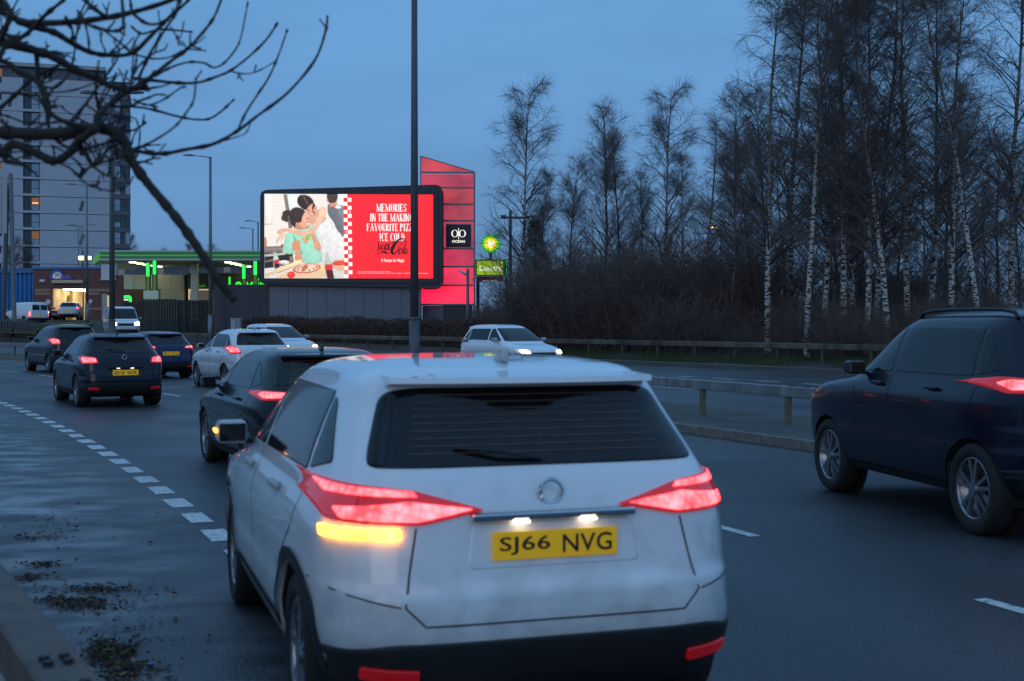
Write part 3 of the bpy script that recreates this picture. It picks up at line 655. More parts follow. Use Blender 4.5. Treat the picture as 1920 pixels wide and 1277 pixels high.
        for zq in (np.linspace(Z(.765), Z(.905), 9) if detail else ()):
            car.strip('heater_line', 'rear', [(-.66 * wz(float(zq)), float(zq)), (.66 * wz(float(zq)), float(zq))], .0035, mat('heater_copper', (.10, .055, .03), .5), off=.0085, step=.1)
        if h and h2 and detail: MB().tube([h[0], (h[0] + h2[0]) / 2 + Vector((-.02, 0, .01)), h2[0]], .009, 6).build('rear_wiper', M_BLACKP, root)
    # front end
    zf0, zf1 = (Z(.43), Z(.51)) if not van else (Z(.40), Z(.50))
    wf = wz(zf0)
    for sg in (1, -1):
        P = [(sg * .52 * wf, zf0 + .01), (sg * .90 * wf, zf0 + .02), (sg * .93 * wf, zf1 + .03), (sg * .80 * wf, zf1 + .03), (sg * .52 * wf, zf1 - .01)]
        hl = car.patch('headlight', 'front', P, M_HEADLENS if head_on else mat('headlight_lens_off', (.3, .32, .34), .1), off=.01, thick=.04, rnd=.025)
        if head_on: car.patch('headlight_lamp', 'front', [(sg * .58 * wf, zf0 + .02), (sg * .84 * wf, zf0 + .025), (sg * .86 * wf, zf1 + .012), (sg * .58 * wf, zf1 - .01)], M_HEAD, off=.016, thick=.01, rnd=.02, parent=hl)
    if head_on or not detail or lights == 'front':
        car.patch('grille', 'front', [(-.48 * wf, Z(.39)), (.48 * wf, Z(.39)), (.50 * wf, Z(.47)), (-.50 * wf, Z(.47))], M_BLACKP, off=.008, rnd=.03)
        car.patch('front_bumper', 'front', [(-.80 * wf, Z(.18)), (.80 * wf, Z(.18)), (.74 * wf, Z(.29)), (-.74 * wf, Z(.29))], M_BLACKP, off=.008, rnd=.04)
        plate_obj(car, 'front', 0, Z(.335), 'SH19 OYD', M_PLATEW)
    if roofrails:
        for sg in (1, -1):
            y = sg * wz(Z(.955)) * .93; pts = []
            for x in np.linspace(xr_(Z(.96)) + .15, xf_(Z(.96)) - .15, 9):
                h = car.hit('top', (float(x), y), 0.0); pts.append((float(x), y, (h[0].z if h else Z(.95)) + .045))
            pts = [(pts[0][0] - .05, y, pts[0][2] - .05)] + pts + [(pts[-1][0] + .05, y, pts[-1][2] - .05)]
            MB().tube(pts, .016, 8).build('roof_rail', M_CHROME if clad else M_BLACKP, root, smooth=True)
    if detail and not van:
        xa_ = xr_(Z(.97)) + .22; h = car.hit('top', (xa_, 0), 0)
        if h:
            an = MB(); an.prism([(-.09, 0), (.08, 0), (-.05, .065), (-.085, .06)], 'y', -.015, .015); ao = an.build('aerial_fin', paint, root, bevel=.008); recalc(ao.data); ao.location = h[0] - Vector((0, 0, .004))
    return root, car

def paintm(name, col, rough=.26, metal=0.0, coat=1.0):
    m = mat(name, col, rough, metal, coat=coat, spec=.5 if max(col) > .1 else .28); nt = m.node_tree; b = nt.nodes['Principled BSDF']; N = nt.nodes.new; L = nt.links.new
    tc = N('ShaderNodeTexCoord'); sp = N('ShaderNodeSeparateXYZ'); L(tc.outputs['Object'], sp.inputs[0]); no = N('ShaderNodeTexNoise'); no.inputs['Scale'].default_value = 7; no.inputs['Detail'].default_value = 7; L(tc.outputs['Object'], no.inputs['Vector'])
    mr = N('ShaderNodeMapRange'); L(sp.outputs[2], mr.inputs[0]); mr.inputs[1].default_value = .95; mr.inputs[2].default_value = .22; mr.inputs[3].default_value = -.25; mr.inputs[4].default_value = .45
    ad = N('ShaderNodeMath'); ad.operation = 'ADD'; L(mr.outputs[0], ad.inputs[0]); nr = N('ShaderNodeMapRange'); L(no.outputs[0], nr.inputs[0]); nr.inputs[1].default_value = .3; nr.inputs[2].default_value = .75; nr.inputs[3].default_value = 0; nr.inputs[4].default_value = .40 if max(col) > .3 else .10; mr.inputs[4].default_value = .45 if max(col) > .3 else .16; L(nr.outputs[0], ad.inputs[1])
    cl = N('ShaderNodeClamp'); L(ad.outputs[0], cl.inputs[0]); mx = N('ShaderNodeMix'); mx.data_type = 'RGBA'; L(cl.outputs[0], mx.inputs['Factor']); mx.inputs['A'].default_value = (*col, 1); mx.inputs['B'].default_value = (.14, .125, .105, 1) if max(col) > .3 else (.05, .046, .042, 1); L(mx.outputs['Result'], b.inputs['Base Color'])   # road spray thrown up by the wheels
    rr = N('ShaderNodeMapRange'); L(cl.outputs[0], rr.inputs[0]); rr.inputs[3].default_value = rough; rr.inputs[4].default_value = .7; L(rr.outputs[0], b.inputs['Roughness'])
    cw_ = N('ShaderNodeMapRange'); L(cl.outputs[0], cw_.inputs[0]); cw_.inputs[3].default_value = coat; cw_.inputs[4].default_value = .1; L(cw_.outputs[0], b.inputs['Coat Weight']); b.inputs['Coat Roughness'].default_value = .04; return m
P_WHITE = paintm('white_car_paint', (.72, .73, .74)); P_WHITE2 = paintm('pearl_white_paint', (.66, .68, .70))
P_BLACK = paintm('black_car_paint', (.006, .006, .008), .2, coat=.25); P_NAVY = paintm('navy_car_paint', (.005, .007, .018), .22, coat=.2)
P_BLUE = paintm('blue_car_paint', (.010, .018, .065), .22, coat=.3); P_GREY = paintm('dark_grey_car_paint', (.020, .021, .024), .25, .2, coat=.3); P_SILVER = paintm('silver_car_paint', (.42, .44, .46), .3, .6)
def heading(X, Y, extra=0.0): return phi_of(X, Y) + math.pi / 2 + extra

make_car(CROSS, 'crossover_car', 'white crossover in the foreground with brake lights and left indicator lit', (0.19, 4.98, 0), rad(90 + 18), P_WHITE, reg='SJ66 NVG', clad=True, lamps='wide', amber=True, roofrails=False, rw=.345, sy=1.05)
X, Y = px(645, 0, 13.5)[:2]
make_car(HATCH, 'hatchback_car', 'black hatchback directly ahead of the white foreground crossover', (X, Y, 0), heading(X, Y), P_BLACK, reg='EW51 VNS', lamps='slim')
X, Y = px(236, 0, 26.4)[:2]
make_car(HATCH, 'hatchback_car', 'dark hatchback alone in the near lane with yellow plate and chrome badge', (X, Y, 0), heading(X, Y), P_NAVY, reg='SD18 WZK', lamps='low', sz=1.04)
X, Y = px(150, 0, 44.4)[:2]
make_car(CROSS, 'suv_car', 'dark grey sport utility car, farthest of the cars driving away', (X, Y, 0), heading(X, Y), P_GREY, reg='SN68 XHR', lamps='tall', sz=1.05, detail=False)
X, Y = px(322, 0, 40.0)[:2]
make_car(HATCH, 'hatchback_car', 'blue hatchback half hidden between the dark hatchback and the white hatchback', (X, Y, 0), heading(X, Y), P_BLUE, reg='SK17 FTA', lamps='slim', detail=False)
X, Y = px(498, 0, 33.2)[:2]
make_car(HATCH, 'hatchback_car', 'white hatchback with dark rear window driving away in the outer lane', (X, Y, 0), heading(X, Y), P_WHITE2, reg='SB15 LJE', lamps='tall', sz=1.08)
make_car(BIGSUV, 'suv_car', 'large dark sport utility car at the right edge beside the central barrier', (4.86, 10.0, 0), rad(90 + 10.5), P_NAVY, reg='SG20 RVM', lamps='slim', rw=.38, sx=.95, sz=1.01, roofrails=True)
def oncoming(sp, name, label, xp, R, **k):
    d = on_arc(xp, R); X, Y = px(xp, 0, d)[:2]; L = sp['L'] * k.get('sx', 1.0); h = heading(X, Y) + math.pi
    return make_car(sp, name, label, (X - math.cos(h) * L, Y - math.sin(h) * L, 0), h, lights='front', head_on=True, **k)
oncoming(CROSS, 'suv_car', 'white sport utility car coming towards us with headlights on', 566, 181.6, paint=P_WHITE2, reg='SA14 BXL', sz=1.07, detail=False)
oncoming(CROSS, 'suv_car', 'white oncoming car whose roof shows above the foreground crossover', 1022, 184.6, paint=P_WHITE, reg='SC12 HDP', sz=1.06, detail=False)
X, Y = px(236, 0, 86)[:2]
h = rad(-66)
make_car(VAN, 'van', 'white panel van with lit headlights facing us behind the lamp post', (X - math.cos(h) * 4.9, Y - math.sin(h) * 4.9, 0.66), h, P_WHITE2, lights='front', head_on=True, van=True, cat='van', rw=.36, sz=1.14, sy=1.1, detail=False)
gz = lambda x, d: ground_z((x - CX) * d / FPX, d)
X, Y = px(127, 0, 107)[:2]
make_car(HATCH, 'hatchback_car', 'silver hatchback waiting at the lit car wash doorway', (X, Y, gz(127, 107) + .01), rad(90 + 12), P_SILVER, reg='SF65 ZNO', lamps='tall', sz=1.03, detail=False)
X, Y = px(76, 0, 106)[:2]
make_car(VAN, 'van', 'small white delivery van parked left of the silver hatchback', (X, Y, gz(76, 106) + .01), rad(90 + 52), P_WHITE, reg='SM13 EYT', van=True, cat='van', rw=.32, sx=.88, sz=.93, detail=False)
X, Y = px(98, 0, 113)[:2]
make_car(HATCH, 'hatchback_car', 'dark car with a lit headlight between the small van and silver hatchback', (X - 3.0, Y + 2.4, gz(98, 113)), rad(-38), P_GREY, reg='SE11 GAK', lights='front', head_on=True, detail=False)

# ------------------------------------------------------------------ the lit advertising screen and its tower
BD = 88.0; BS = FPX / BD                                  # distance, photo pixels per metre there
NAVY = mat('navy_cladding', (0.018, 0.024, 0.045), 0.45, vary=0.15, vscale=3)
NAVY2 = mat('grey_blue_cladding', (0.15, 0.17, 0.21), 0.6, vary=0.12, vscale=2)
STEEL = mat('grey_steel', (0.16, 0.18, 0.21), 0.45, metal=0.5, vary=0.15, vscale=4)
cx0, _, bz0 = px(655, 0, BD); bgz = ground_z(cx0, BD)
bill = empty('advertising_screen', (cx0, BD, 0), rad(2.5)); tag(bill, 'large lit advertising screen in a dark rounded frame behind the lamp post', 'billboard')
def bx(x): return (x - 655) / BS                          # photo column/row -> metres on the board
def bzv(y): return CAMZ - (y - HY) / BS
sx0, sx1, sy0, sy1 = bx(497), bx(812), bzv(522), bzv(364)
fr = round_poly([(bx(489), bzv(534)), (bx(829), bzv(540)), (bx(829), bzv(345)), (bx(489), bzv(357))], 0.55, 6)
o = MB().prism(fr, 'y', 0.0, 1.6).build('frame', NAVY, bill); recalc(o.data)
for a in ((bx(491), sx0 - .02, bzv(531), bzv(360)), (sx1 + .02, bx(822), bzv(531), bzv(360))):
    MB().box(a[0], a[1], -.06, -.003, a[2], a[3]).build('frame_lip', NAVY, bill, bevel=.02)
for a in ((sy1 + .02, bzv(358.5)), (bzv(531), sy0 - .02)):
    MB().box(sx0 - .02, sx1 + .02, -.06, -.003, a[0], a[1]).build('frame_lip', NAVY, bill, bevel=.02)
o = MB().prism(round_poly([(bx(780), bzv(541)), (bx(831), bzv(541)), (bx(831), bzv(343)), (bx(780), bzv(343))], .7, 6), 'y', 1.603, 3.2).build('rear_housing', NAVY, bill); recalc(o.data)
wls = np.linspace(bx(505), bx(788), 9)
for i in range(8):
    MB().box(wls[i] + .012, wls[i + 1] - .012, .35, 1.5, bgz - .3, bzv(535) - .004).build('base_panel', NAVY2, bill)
dw = np.linspace(bx(396), bx(504), 6)
hoard = empty('hoarding', (cx0, BD + 1.2, 0), rad(2.5)); tag(hoard, 'dark navy hoarding wall left of the grey billboard base', 'wall')
for i in range(5):
    MB().box(dw[i] + .01, dw[i + 1] - .01, 0, .15, bgz - .3, bzv(533)).build('panel', NAVY, hoard)
# the picture on the screen (flat print in thin layers)
SCR = MB(); SCM = []; SCI = {}; RED = (255, 38, 48)
def emi(c, k=1.0):
    key = tuple(c)
    if key not in SCI:
        SCI[key] = len(SCM); m = glow('screen_%02x%02x%02x' % key, srgb(*c), k); SCM.append(m)
        if key != RED and min(key) < 245:
            nt = m.node_tree; tc = nt.nodes.new('ShaderNodeTexCoord'); no = nt.nodes.new('ShaderNodeTexNoise'); no.inputs['Scale'].default_value = 2.6; no.inputs['Detail'].default_value = 6; nt.links.new(tc.outputs['Object'], no.inputs['Vector']); mr = nt.nodes.new('ShaderNodeMapRange'); nt.links.new(no.outputs[0], mr.inputs[0]); mr.inputs[1].default_value = .3; mr.inputs[2].default_value = .7; mr.inputs[3].default_value = .68; mr.inputs[4].default_value = 1.25; nt.links.new(mr.outputs[0], nt.nodes['Principled BSDF'].inputs['Emission Strength'])
    return SCI[key]
SZ = [0.0]
RASTER = []; RAST_ON = [True]
def spoly(pts, c, conv):
    if RAST_ON[0]: RASTER.append((pts, c)); return
    SZ[0] += 0.0012; SCR.poly([(*(lambda q: (q[0], -.012 - SZ[0], q[1]))(conv(p)),) for p in pts], emi(c))
c1 = lambda p: (min(sx1, max(sx0, bx(490 + p[0] / 7.094))), min(sy1, max(sy0, bzv(350 + p[1] / 7.094))))
c2 = lambda p: (bx(660 + p[0] / 7.5125), bzv(360 + p[1] / 7.5125))
def blob(pts, k=3):                                       # closed Catmull-Rom outline
    n = len(pts); out = []
    for i in range(n):
        a, b, c, d = [np.array(pts[(i + j - 1) % n], float) for j in range(4)]
        for t in np.arange(k) / k: out.append(tuple(.5 * ((2 * b) + (-a + c) * t + (2 * a - 5 * b + 4 * c - d) * t * t + (-a + 3 * b - 3 * c + d) * t ** 3)))
    return out
def ell(cx, cy, rx, ry, n=16, rot=0): return [(cx + rx * math.cos(a) * math.cos(rot) - ry * math.sin(a) * math.sin(rot), cy + rx * math.cos(a) * math.sin(rot) + ry * math.sin(a) * math.cos(rot)) for a in np.linspace(0, 2 * math.pi, n, endpoint=False)]
RED = (255, 38, 48)
spoly([(40, 100), (1120, 100), (1120, 1225), (40, 1225)], (250, 243, 236), c1)
for yy in range(130, 780, 42): spoly([(50, yy), (300, yy), (300, yy + 4), (50, yy + 4)], (240, 229, 220), c1)
for yy in range(110, 260, 40): spoly([(530, yy), (870, yy), (870, yy + 3), (530, yy + 3)], (240, 231, 224), c1)
spoly([(60, 105), (150, 105), (155, 500), (60, 510)], (246, 233, 224), c1)
spoly([(55, 500), (160, 492), (160, 506), (55, 518)], (226, 214, 206), c1)
spoly([(350, 105), (520, 105), (500, 300), (400, 400), (355, 250)], (226, 238, 228), c1)
spoly([(300, 105), (345, 105), (420, 555), (370, 560)], (118, 108, 100), c1)
spoly([(316, 105), (326, 105), (395, 555), (386, 556)], (170, 160, 150), c1)
spoly([(1010, 100), (1100, 100), (1100, 260), (1000, 250)], (228, 240, 238), c1)
spoly(blob([(900, 230), (880, 280), (895, 380), (960, 470), (1000, 560), (1095, 665), (1100, 280), (1000, 265)]), (104, 108, 118), c1)      # man in grey
spoly(blob([(1000, 290), (1040, 400), (1060, 520), (1095, 600), (1100, 300)]), (122, 126, 136), c1)
spoly([(905, 200), (1005, 195), (1000, 265), (905, 275)], (214, 150, 118), c1)
spoly(blob([(872, 120), (880, 190), (930, 222), (990, 205), (1015, 150), (1010, 95), (940, 85), (880, 95)]), (74, 58, 50), c1)
spoly(ell(880, 185, 11, 26), (224, 158, 126), c1)
spoly([(50, 800), (320, 790), (330, 870), (50, 880)], (122, 108, 104), c1)                       # counter
spoly([(50, 825), (310, 815), (310, 845), (50, 855)], (150, 136, 130), c1)
spoly([(50, 880), (420, 870), (440, 1020), (50, 1110)], (34, 30, 30), c1)
spoly([(50, 905), (330, 880), (330, 905), (50, 935)], (208, 202, 198), c1)
spoly([(60, 990), (180, 960), (180, 985), (60, 1015)], (126, 116, 112), c1)
spoly([(380, 930), (420, 920), (430, 1000), (385, 1010)], (150, 120, 104), c1)
spoly(blob([(50, 680), (75, 690), (80, 780), (50, 815)]), (214, 130, 66), c1)
spoly([(265, 775), (310, 765), (310, 800), (265, 808)], (206, 52, 54), c1)
spoly([(50, 1090), (840, 1010), (1107, 1080), (1107, 1225), (50, 1225)], (236, 230, 226), c1)  # table
for _ in range(60):
    a, b = RNG.uniform(960, 1100), RNG.uniform(1110, 1215); spoly([(a, b), (a + RNG.uniform(8, 22), b + 2), (a + 8, b + RNG.uniform(4, 9))], (150, 150, 152), c1)
for _ in range(30):
    a, b = RNG.uniform(60, 230), RNG.uniform(1150, 1215); spoly([(a, b), (a + 14, b + 2), (a + 6, b + 6)], (140, 140, 146), c1)
spoly([(760, 880), (830, 870), (830, 1010), (780, 1010)], (228, 222, 216), c1)
# standing woman: dress, arms, head
spoly(blob([(760, 520), (860, 430), (905, 430), (960, 540), (1090, 680), (1107, 960), (900, 985), (810, 1005), (800, 900), (790, 700), (750, 600)]), (226, 224, 224), c1)
for _ in range(330):
    a, b = RNG.uniform(770, 1100), RNG.uniform(470, 975)
    if a > 760 + 0.06 * (b - 470) and a < 900 + .62 * (b - 430): spoly([(a, b), (a + 7, b + 3), (a + 3, b + 8)], (120, 122, 128), c1)
spoly(blob([(640, 400), (690, 390), (780, 300), (860, 420), (780, 500), (700, 520), (640, 470)]), (226, 164, 136), c1)
spoly(blob([(590, 290), (640, 250), (710, 235), (745, 290), (735, 350), (690, 400), (640, 385), (600, 330)]), (226, 160, 132), c1)    # face
spoly(blob([(480, 190), (500, 130), (560, 110), (640, 130), (695, 190), (690, 225), (640, 255), (600, 310), (560, 300), (500, 250)]), (52, 38, 36), c1)   # dark hair
spoly([(560, 130), (572, 128), (625, 235), (618, 245)], (150, 112, 98), c1)
spoly(blob([(690, 200), (720, 260), (690, 300), (715, 360), (705, 370), (676, 300), (684, 250)]), (62, 46, 42), c1)
spoly([(612, 312), (650, 316), (648, 324), (614, 322)], (70, 46, 40), c1); spoly([(690, 290), (722, 284), (720, 292), (692, 298)], (70, 46, 40), c1)
spoly([(650, 352), (700, 358), (690, 372), (662, 370)], (250, 246, 244), c1); spoly([(648, 348), (704, 354), (702, 360), (650, 355)], (196, 84, 86), c1)
# seated woman: dress, arms, head
spoly(blob([(340, 630), (430, 590), (560, 560), (640, 500), (700, 520), (740, 640), (770, 700), (790, 860), (790, 1010), (540, 1018), (470, 910), (310, 890), (290, 840), (310, 740)]), (154, 214, 190), c1)
for _ in range(200):
    a, b = RNG.uniform(320, 780), RNG.uniform(600, 1005)
    if a > 480 or b < 900: spoly([(a, b), (a + 6, b + 2), (a + 2, b + 7)], (196, 234, 220), c1)
spoly([(420, 660), (440, 650), (560, 900), (545, 910)], (126, 188, 164), c1)
spoly([(530, 680), (660, 690), (600, 765)], (222, 156, 126), c1)
spoly(blob([(460, 500), (560, 470), (640, 520), (620, 560), (540, 570), (440, 560)]), (206, 142, 112), c1)
spoly(blob([(470, 480), (520, 380), (570, 320), (620, 370), (650, 440), (640, 520), (590, 560), (530, 540)]), (228, 166, 138), c1)  # face
spoly(blob([(375, 400), (400, 310), (470, 275), (545, 295), (585, 330), (550, 400), (535, 470), (480, 490), (450, 540), (400, 500)]), (58, 44, 42), c1)   # hair
for q in ((330, 370, 48, 52), (300, 420, 30, 40), (340, 440, 34, 36), (365, 345, 30, 34)): spoly(ell(*q, 12), (64, 48, 44), c1)
spoly(ell(480, 505, 20, 26), (222, 150, 122), c1)
spoly([(600, 430), (628, 424), (626, 432), (602, 438)], (64, 44, 40), c1); spoly(blob([(606, 486), (636, 478), (640, 500), (618, 512)]), (250, 240, 238), c1); spoly([(604, 482), (638, 472), (638, 480), (606, 490)], (186, 76, 78), c1)
# embracing arm in front
spoly(blob([(780, 290), (830, 270), (865, 310), (850, 400), (770, 520), (680, 640), (560, 665), (420, 620), (340, 600), (240, 640), (220, 600), (270, 565), (350, 560), (470, 580), (610, 590), (690, 500), (750, 400)]), (240, 184, 156), c1)
spoly(blob([(790, 300), (820, 290), (830, 330), (790, 420), (700, 560), (640, 600), (700, 500), (760, 400)]), (248, 202, 178), c1)
spoly(blob([(330, 625), (290, 700), (270, 735), (265, 690), (215, 750), (200, 745), (225, 680), (270, 640)]), (244, 192, 166), c1)
spoly(blob([(415, 800), (430, 730), (480, 715), (520, 735), (520, 860), (545, 960), (450, 975), (465, 860), (420, 850)]), (214, 146, 114), c1)   # hand
for yy in (760, 790, 820): spoly([(430, yy), (515, yy - 8), (515, yy - 3), (430, yy + 5)], (170, 102, 78), c1)
spoly(blob([(660, 640), (710, 630), (740, 690), (795, 800), (780, 850), (720, 830), (690, 720)]), (222, 156, 126), c1)
for q in ((670, 680), (690, 700), (705, 720)): spoly([(q[0], q[1]), (q[0] + 22, q[1] - 16), (q[0] + 24, q[1] - 12), (q[0] + 2, q[1] + 5)], (176, 108, 84), c1)
spoly(blob([(590, 680), (630, 630), (660, 650), (640, 690), (605, 715)]), (150, 196, 70), c1)
# bottles, rolling pin, pizza, tomato, bowl
spoly(blob([(165, 985), (180, 880), (205, 880), (245, 985), (255, 1060), (180, 1080)]), (186, 204, 194), c1)
spoly([(170, 985), (242, 968), (250, 1020), (172, 1030)], (214, 44, 50), c1); spoly([(176, 1030), (250, 1020), (255, 1070), (190, 1100)], (70, 16, 18), c1)
spoly(ell(310, 1010, 75, 28), (246, 240, 238), c1); spoly([(240, 1020), (390, 1010), (388, 1016), (240, 1028)], (214, 90, 92), c1)
spoly(blob([(420, 1110), (470, 1060), (600, 1030), (790, 1025), (870, 1100), (860, 1200), (560, 1190), (440, 1170)]), (238, 200, 156), c1)
spoly(blob([(220, 1200), (420, 1120), (860, 1130), (860, 1205), (560, 1222), (230, 1222)]), (240, 206, 166), c1)
spoly(ell(610, 1090, 185, 62, 24, -.12), (206, 62, 44), c1); spoly(ell(610, 1088, 165, 52, 24, -.12), (238, 196, 170), c1)
for _ in range(26):
    a, r = RNG.uniform(0, 6.28), RNG.uniform(0, 1) ** .5; spoly(ell(610 + 135 * r * math.cos(a), 1086 + 40 * r * math.sin(a) - .12 * 135 * r * math.cos(a), RNG.uniform(12, 26), RNG.uniform(7, 12), 8), (214, 64, 48) if RNG.uniform() < .7 else (252, 236, 220), c1)
spoly(ell(590, 1095, 22, 14, 8), (150, 170, 90), c1)
spoly([(60, 1165), (205, 1120), (215, 1140), (70, 1190)], (236, 190, 130), c1); spoly([(525, 990), (600, 955), (606, 972), (535, 1006)], (232, 180, 116), c1)
spoly(blob([(200, 1105), (510, 975), (540, 1000), (530, 1030), (230, 1155), (208, 1140)]), (246, 214, 168), c1); spoly([(215, 1142), (532, 1018), (530, 1030), (230, 1155)], (222, 178, 128), c1)
spoly(ell(402, 1175, 54, 46), (226, 52, 48), c1); spoly(ell(388, 1160, 18, 12), (246, 120, 110), c1)
spoly(blob([(950, 1010), (1000, 980), (1107, 970), (1107, 1105), (1050, 1115), (970, 1090)]), (224, 182, 138), c1); spoly(blob([(950, 1010), (1020, 985), (1107, 990), (1107, 1040), (980, 1048)]), (222, 78, 62), c1)
spoly(blob([(845, 1010), (855, 960), (862, 885), (895, 885), (905, 960), (950, 1020), (950, 1110), (970, 1222), (880, 1222), (850, 1110)]), (176, 190, 178), c1)
spoly([(848, 1035), (950, 1030), (950, 1108), (852, 1110)], (222, 46, 54), c1); spoly([(860, 1110), (950, 1108), (970, 1222), (880, 1222)], (88, 18, 20), c1)
spoly(ell(1025, 275, 46, 16), (255, 255, 255), c1)
RAST_ON[0] = False
def blur2(a, sg_):
    r = int(3 * sg_) + 1; k = np.exp(-.5 * (np.arange(-r, r + 1) / sg_) ** 2); k /= k.sum()
    for ax in (0, 1):
        p = np.pad(a, [(r, r) if q == ax else (0, 0) for q in range(a.ndim)], mode='edge'); a = sum(k[j] * np.take(p, np.arange(j, j + a.shape[ax]), axis=ax) for j in range(2 * r + 1))
    return a
def photo_grid():
    NX, NY = 236, 250; gx = np.linspace(42, 1112, NX); gy = np.linspace(100, 1224, NY); GX, GY = np.meshgrid(gx, gy); img = np.ones((NY, NX, 3)) * .9; dx = gx[1] - gx[0]
    for pts, c in RASTER:
        p = np.array(pts, float); x0, y0 = p.min(0); x1, y1 = p.max(0); i0, i1 = np.searchsorted(gx, x0 - dx * 8), np.searchsorted(gx, x1 + dx * 8); j0, j1 = np.searchsorted(gy, y0 - dx * 8), np.searchsorted(gy, y1 + dx * 8)
        if i1 - i0 < 1 or j1 - j0 < 1: continue
        X_, Y_ = GX[j0:j1, i0:i1], GY[j0:j1, i0:i1]; ins = np.zeros(X_.shape, bool)
        for a, b in zip(p, np.roll(p, -1, 0)):
            if a[1] == b[1]: continue
            ins ^= ((a[1] > Y_) != (b[1] > Y_)) & (X_ < (b[0] - a[0]) * (Y_ - a[1]) / (b[1] - a[1]) + a[0])
        m = ins.astype(float); col = np.array(srgb(*c)); sh = np.ones(m.shape)
        if (x1 - x0) * (y1 - y0) > 1500 and (x1 - x0) < 700 and min(c) < 245:
            t = np.clip((Y_ - y0) / (y1 - y0), 0, 1); u = np.clip((X_ - x0) / (x1 - x0), 0, 1); inner = blur2(m, 3.2); fold = np.sin(X_ * .045 + np.sin(Y_ * .02) * 2.2) * np.sin(Y_ * .031 + X_ * .012)
            sh = (1.20 - .26 * t + .10 * u) * (.62 + .48 * inner) * (1 + .07 * fold)
        soft = np.clip(blur2(m, .55), 0, 1)[..., None]; img[j0:j1, i0:i1] = img[j0:j1, i0:i1] * (1 - soft) + np.clip(col[None, None] * sh[..., None], 0, 1.0) * soft
    grain = RNG.normal(1, .035, img.shape[:2])[..., None]; img = np.clip(blur2(img, .6) * blur2(grain, .7), 0, 1)
    v = [(*(lambda q: (q[0], -.012, q[1]))(c1((x, y))),) for y in gy for x in gx]; f = [(j * NX + i, j * NX + i + 1, (j + 1) * NX + i + 1, (j + 1) * NX + i) for j in range(NY - 1) for i in range(NX - 1)]
    me = bpy.data.meshes.new('screen_photo'); me.from_pydata(v, [], f); at_ = me.color_attributes.new('picture', 'FLOAT_COLOR', 'POINT'); at_.data.foreach_set('color', np.concatenate([img.reshape(-1, 3), np.ones((NX * NY, 1))], 1).astype(np.float32).ravel()); me.update()
    m = glow('screen_photo', (1, 1, 1), 1.0); nt = m.node_tree; an_ = nt.nodes.new('ShaderNodeAttribute'); an_.attribute_name = 'picture'; nt.links.new(an_.outputs['Color'], nt.nodes['Principled BSDF'].inputs['Emission Color']); link('screen_photo', me, bill, m)
photo_grid()
# red half with chequered seam
spoly([(1092, 95), (2320, 95), (2320, 1225), (1107, 1225)], RED, c1)
for r in range(21):
    x = 1092 + 15 * r / 21; y0, y1 = 95 + 53.5 * r, 95 + 53.5 * (r + 1); a = x if r % 2 == 0 else x + 53
    spoly([(a, y0), (a + 53, y0), (a + 53, y1), (a, y1)], (255, 250, 248), c1)
    if r in (4, 9, 14, 19):
        a = (x + 53) if r % 2 == 0 else x; m_ = (y0 + y1) / 2
        spoly([(a + 14, m_), (a + 42, m_ - 18), (a + 42, m_ - 9), (a + 26, m_), (a + 42, m_ + 9), (a + 42, m_ + 18)], (255, 250, 248), c1)
pic = SCR.build('screen_picture', SCM, bill); 
def stext(s, x0, x1, y0, y1, m, bold=0.0, name='lettering', off=.0):
    (a, zt_), (b, zb_) = c2((x0, y0)), c2((x1, y1)); me = fit_text(s, a, b, zb_, zt_, bold); o = link(name, me, bill, m); o.location = (0, -.012 - SZ[0] - .01 - off, 0); return o
WHT = glow('screen_white', (1, .98, .97), 1.0); BLK = glow('screen_black', (.004, .003, .004), 1.0)
# tall narrow serif capitals, drawn letter by letter: strokes (x0,y0,x1,y1,width) in a unit box, thin bars and serifs
TH, TN = .30, .10
def stroke(mb, p, q, w0, w1, f):
    dx, dy = q[0] - p[0], q[1] - p[1]
    if abs(dy) >= abs(dx) * .3: pts = [(p[0] - w0 / 2, p[1]), (p[0] + w0 / 2, p[1]), (q[0] + w1 / 2, q[1]), (q[0] - w1 / 2, q[1])]
    else: pts = [(p[0], p[1] - w0 / 4), (q[0], q[1] - w1 / 4), (q[0], q[1] + w1 / 4), (p[0], p[1] + w0 / 4)]
    mb.poly([f(*a) for a in pts])
def ringo(mb, cx, cy, rx, ry, f, a0=0, a1=2 * math.pi, tk=.15, n=20):
    for i in range(n):
        A, B = a0 + (a1 - a0) * i / n, a0 + (a1 - a0) * (i + 1) / n
        inn = lambda t: (cx + (rx - tk * 2 * abs(math.cos(t)) * .9 - .04) * math.cos(t), cy + (ry - .055) * math.sin(t))
        out_ = lambda t: (cx + rx * math.cos(t), cy + ry * math.sin(t))
        mb.poly([f(*out_(A)), f(*out_(B)), f(*inn(B)), f(*inn(A))])
GW = dict(M=1.35, W=1.35, I=.45, N=1.05, O=.95, C=.9, G=.95, A=1.0, V=1.0)
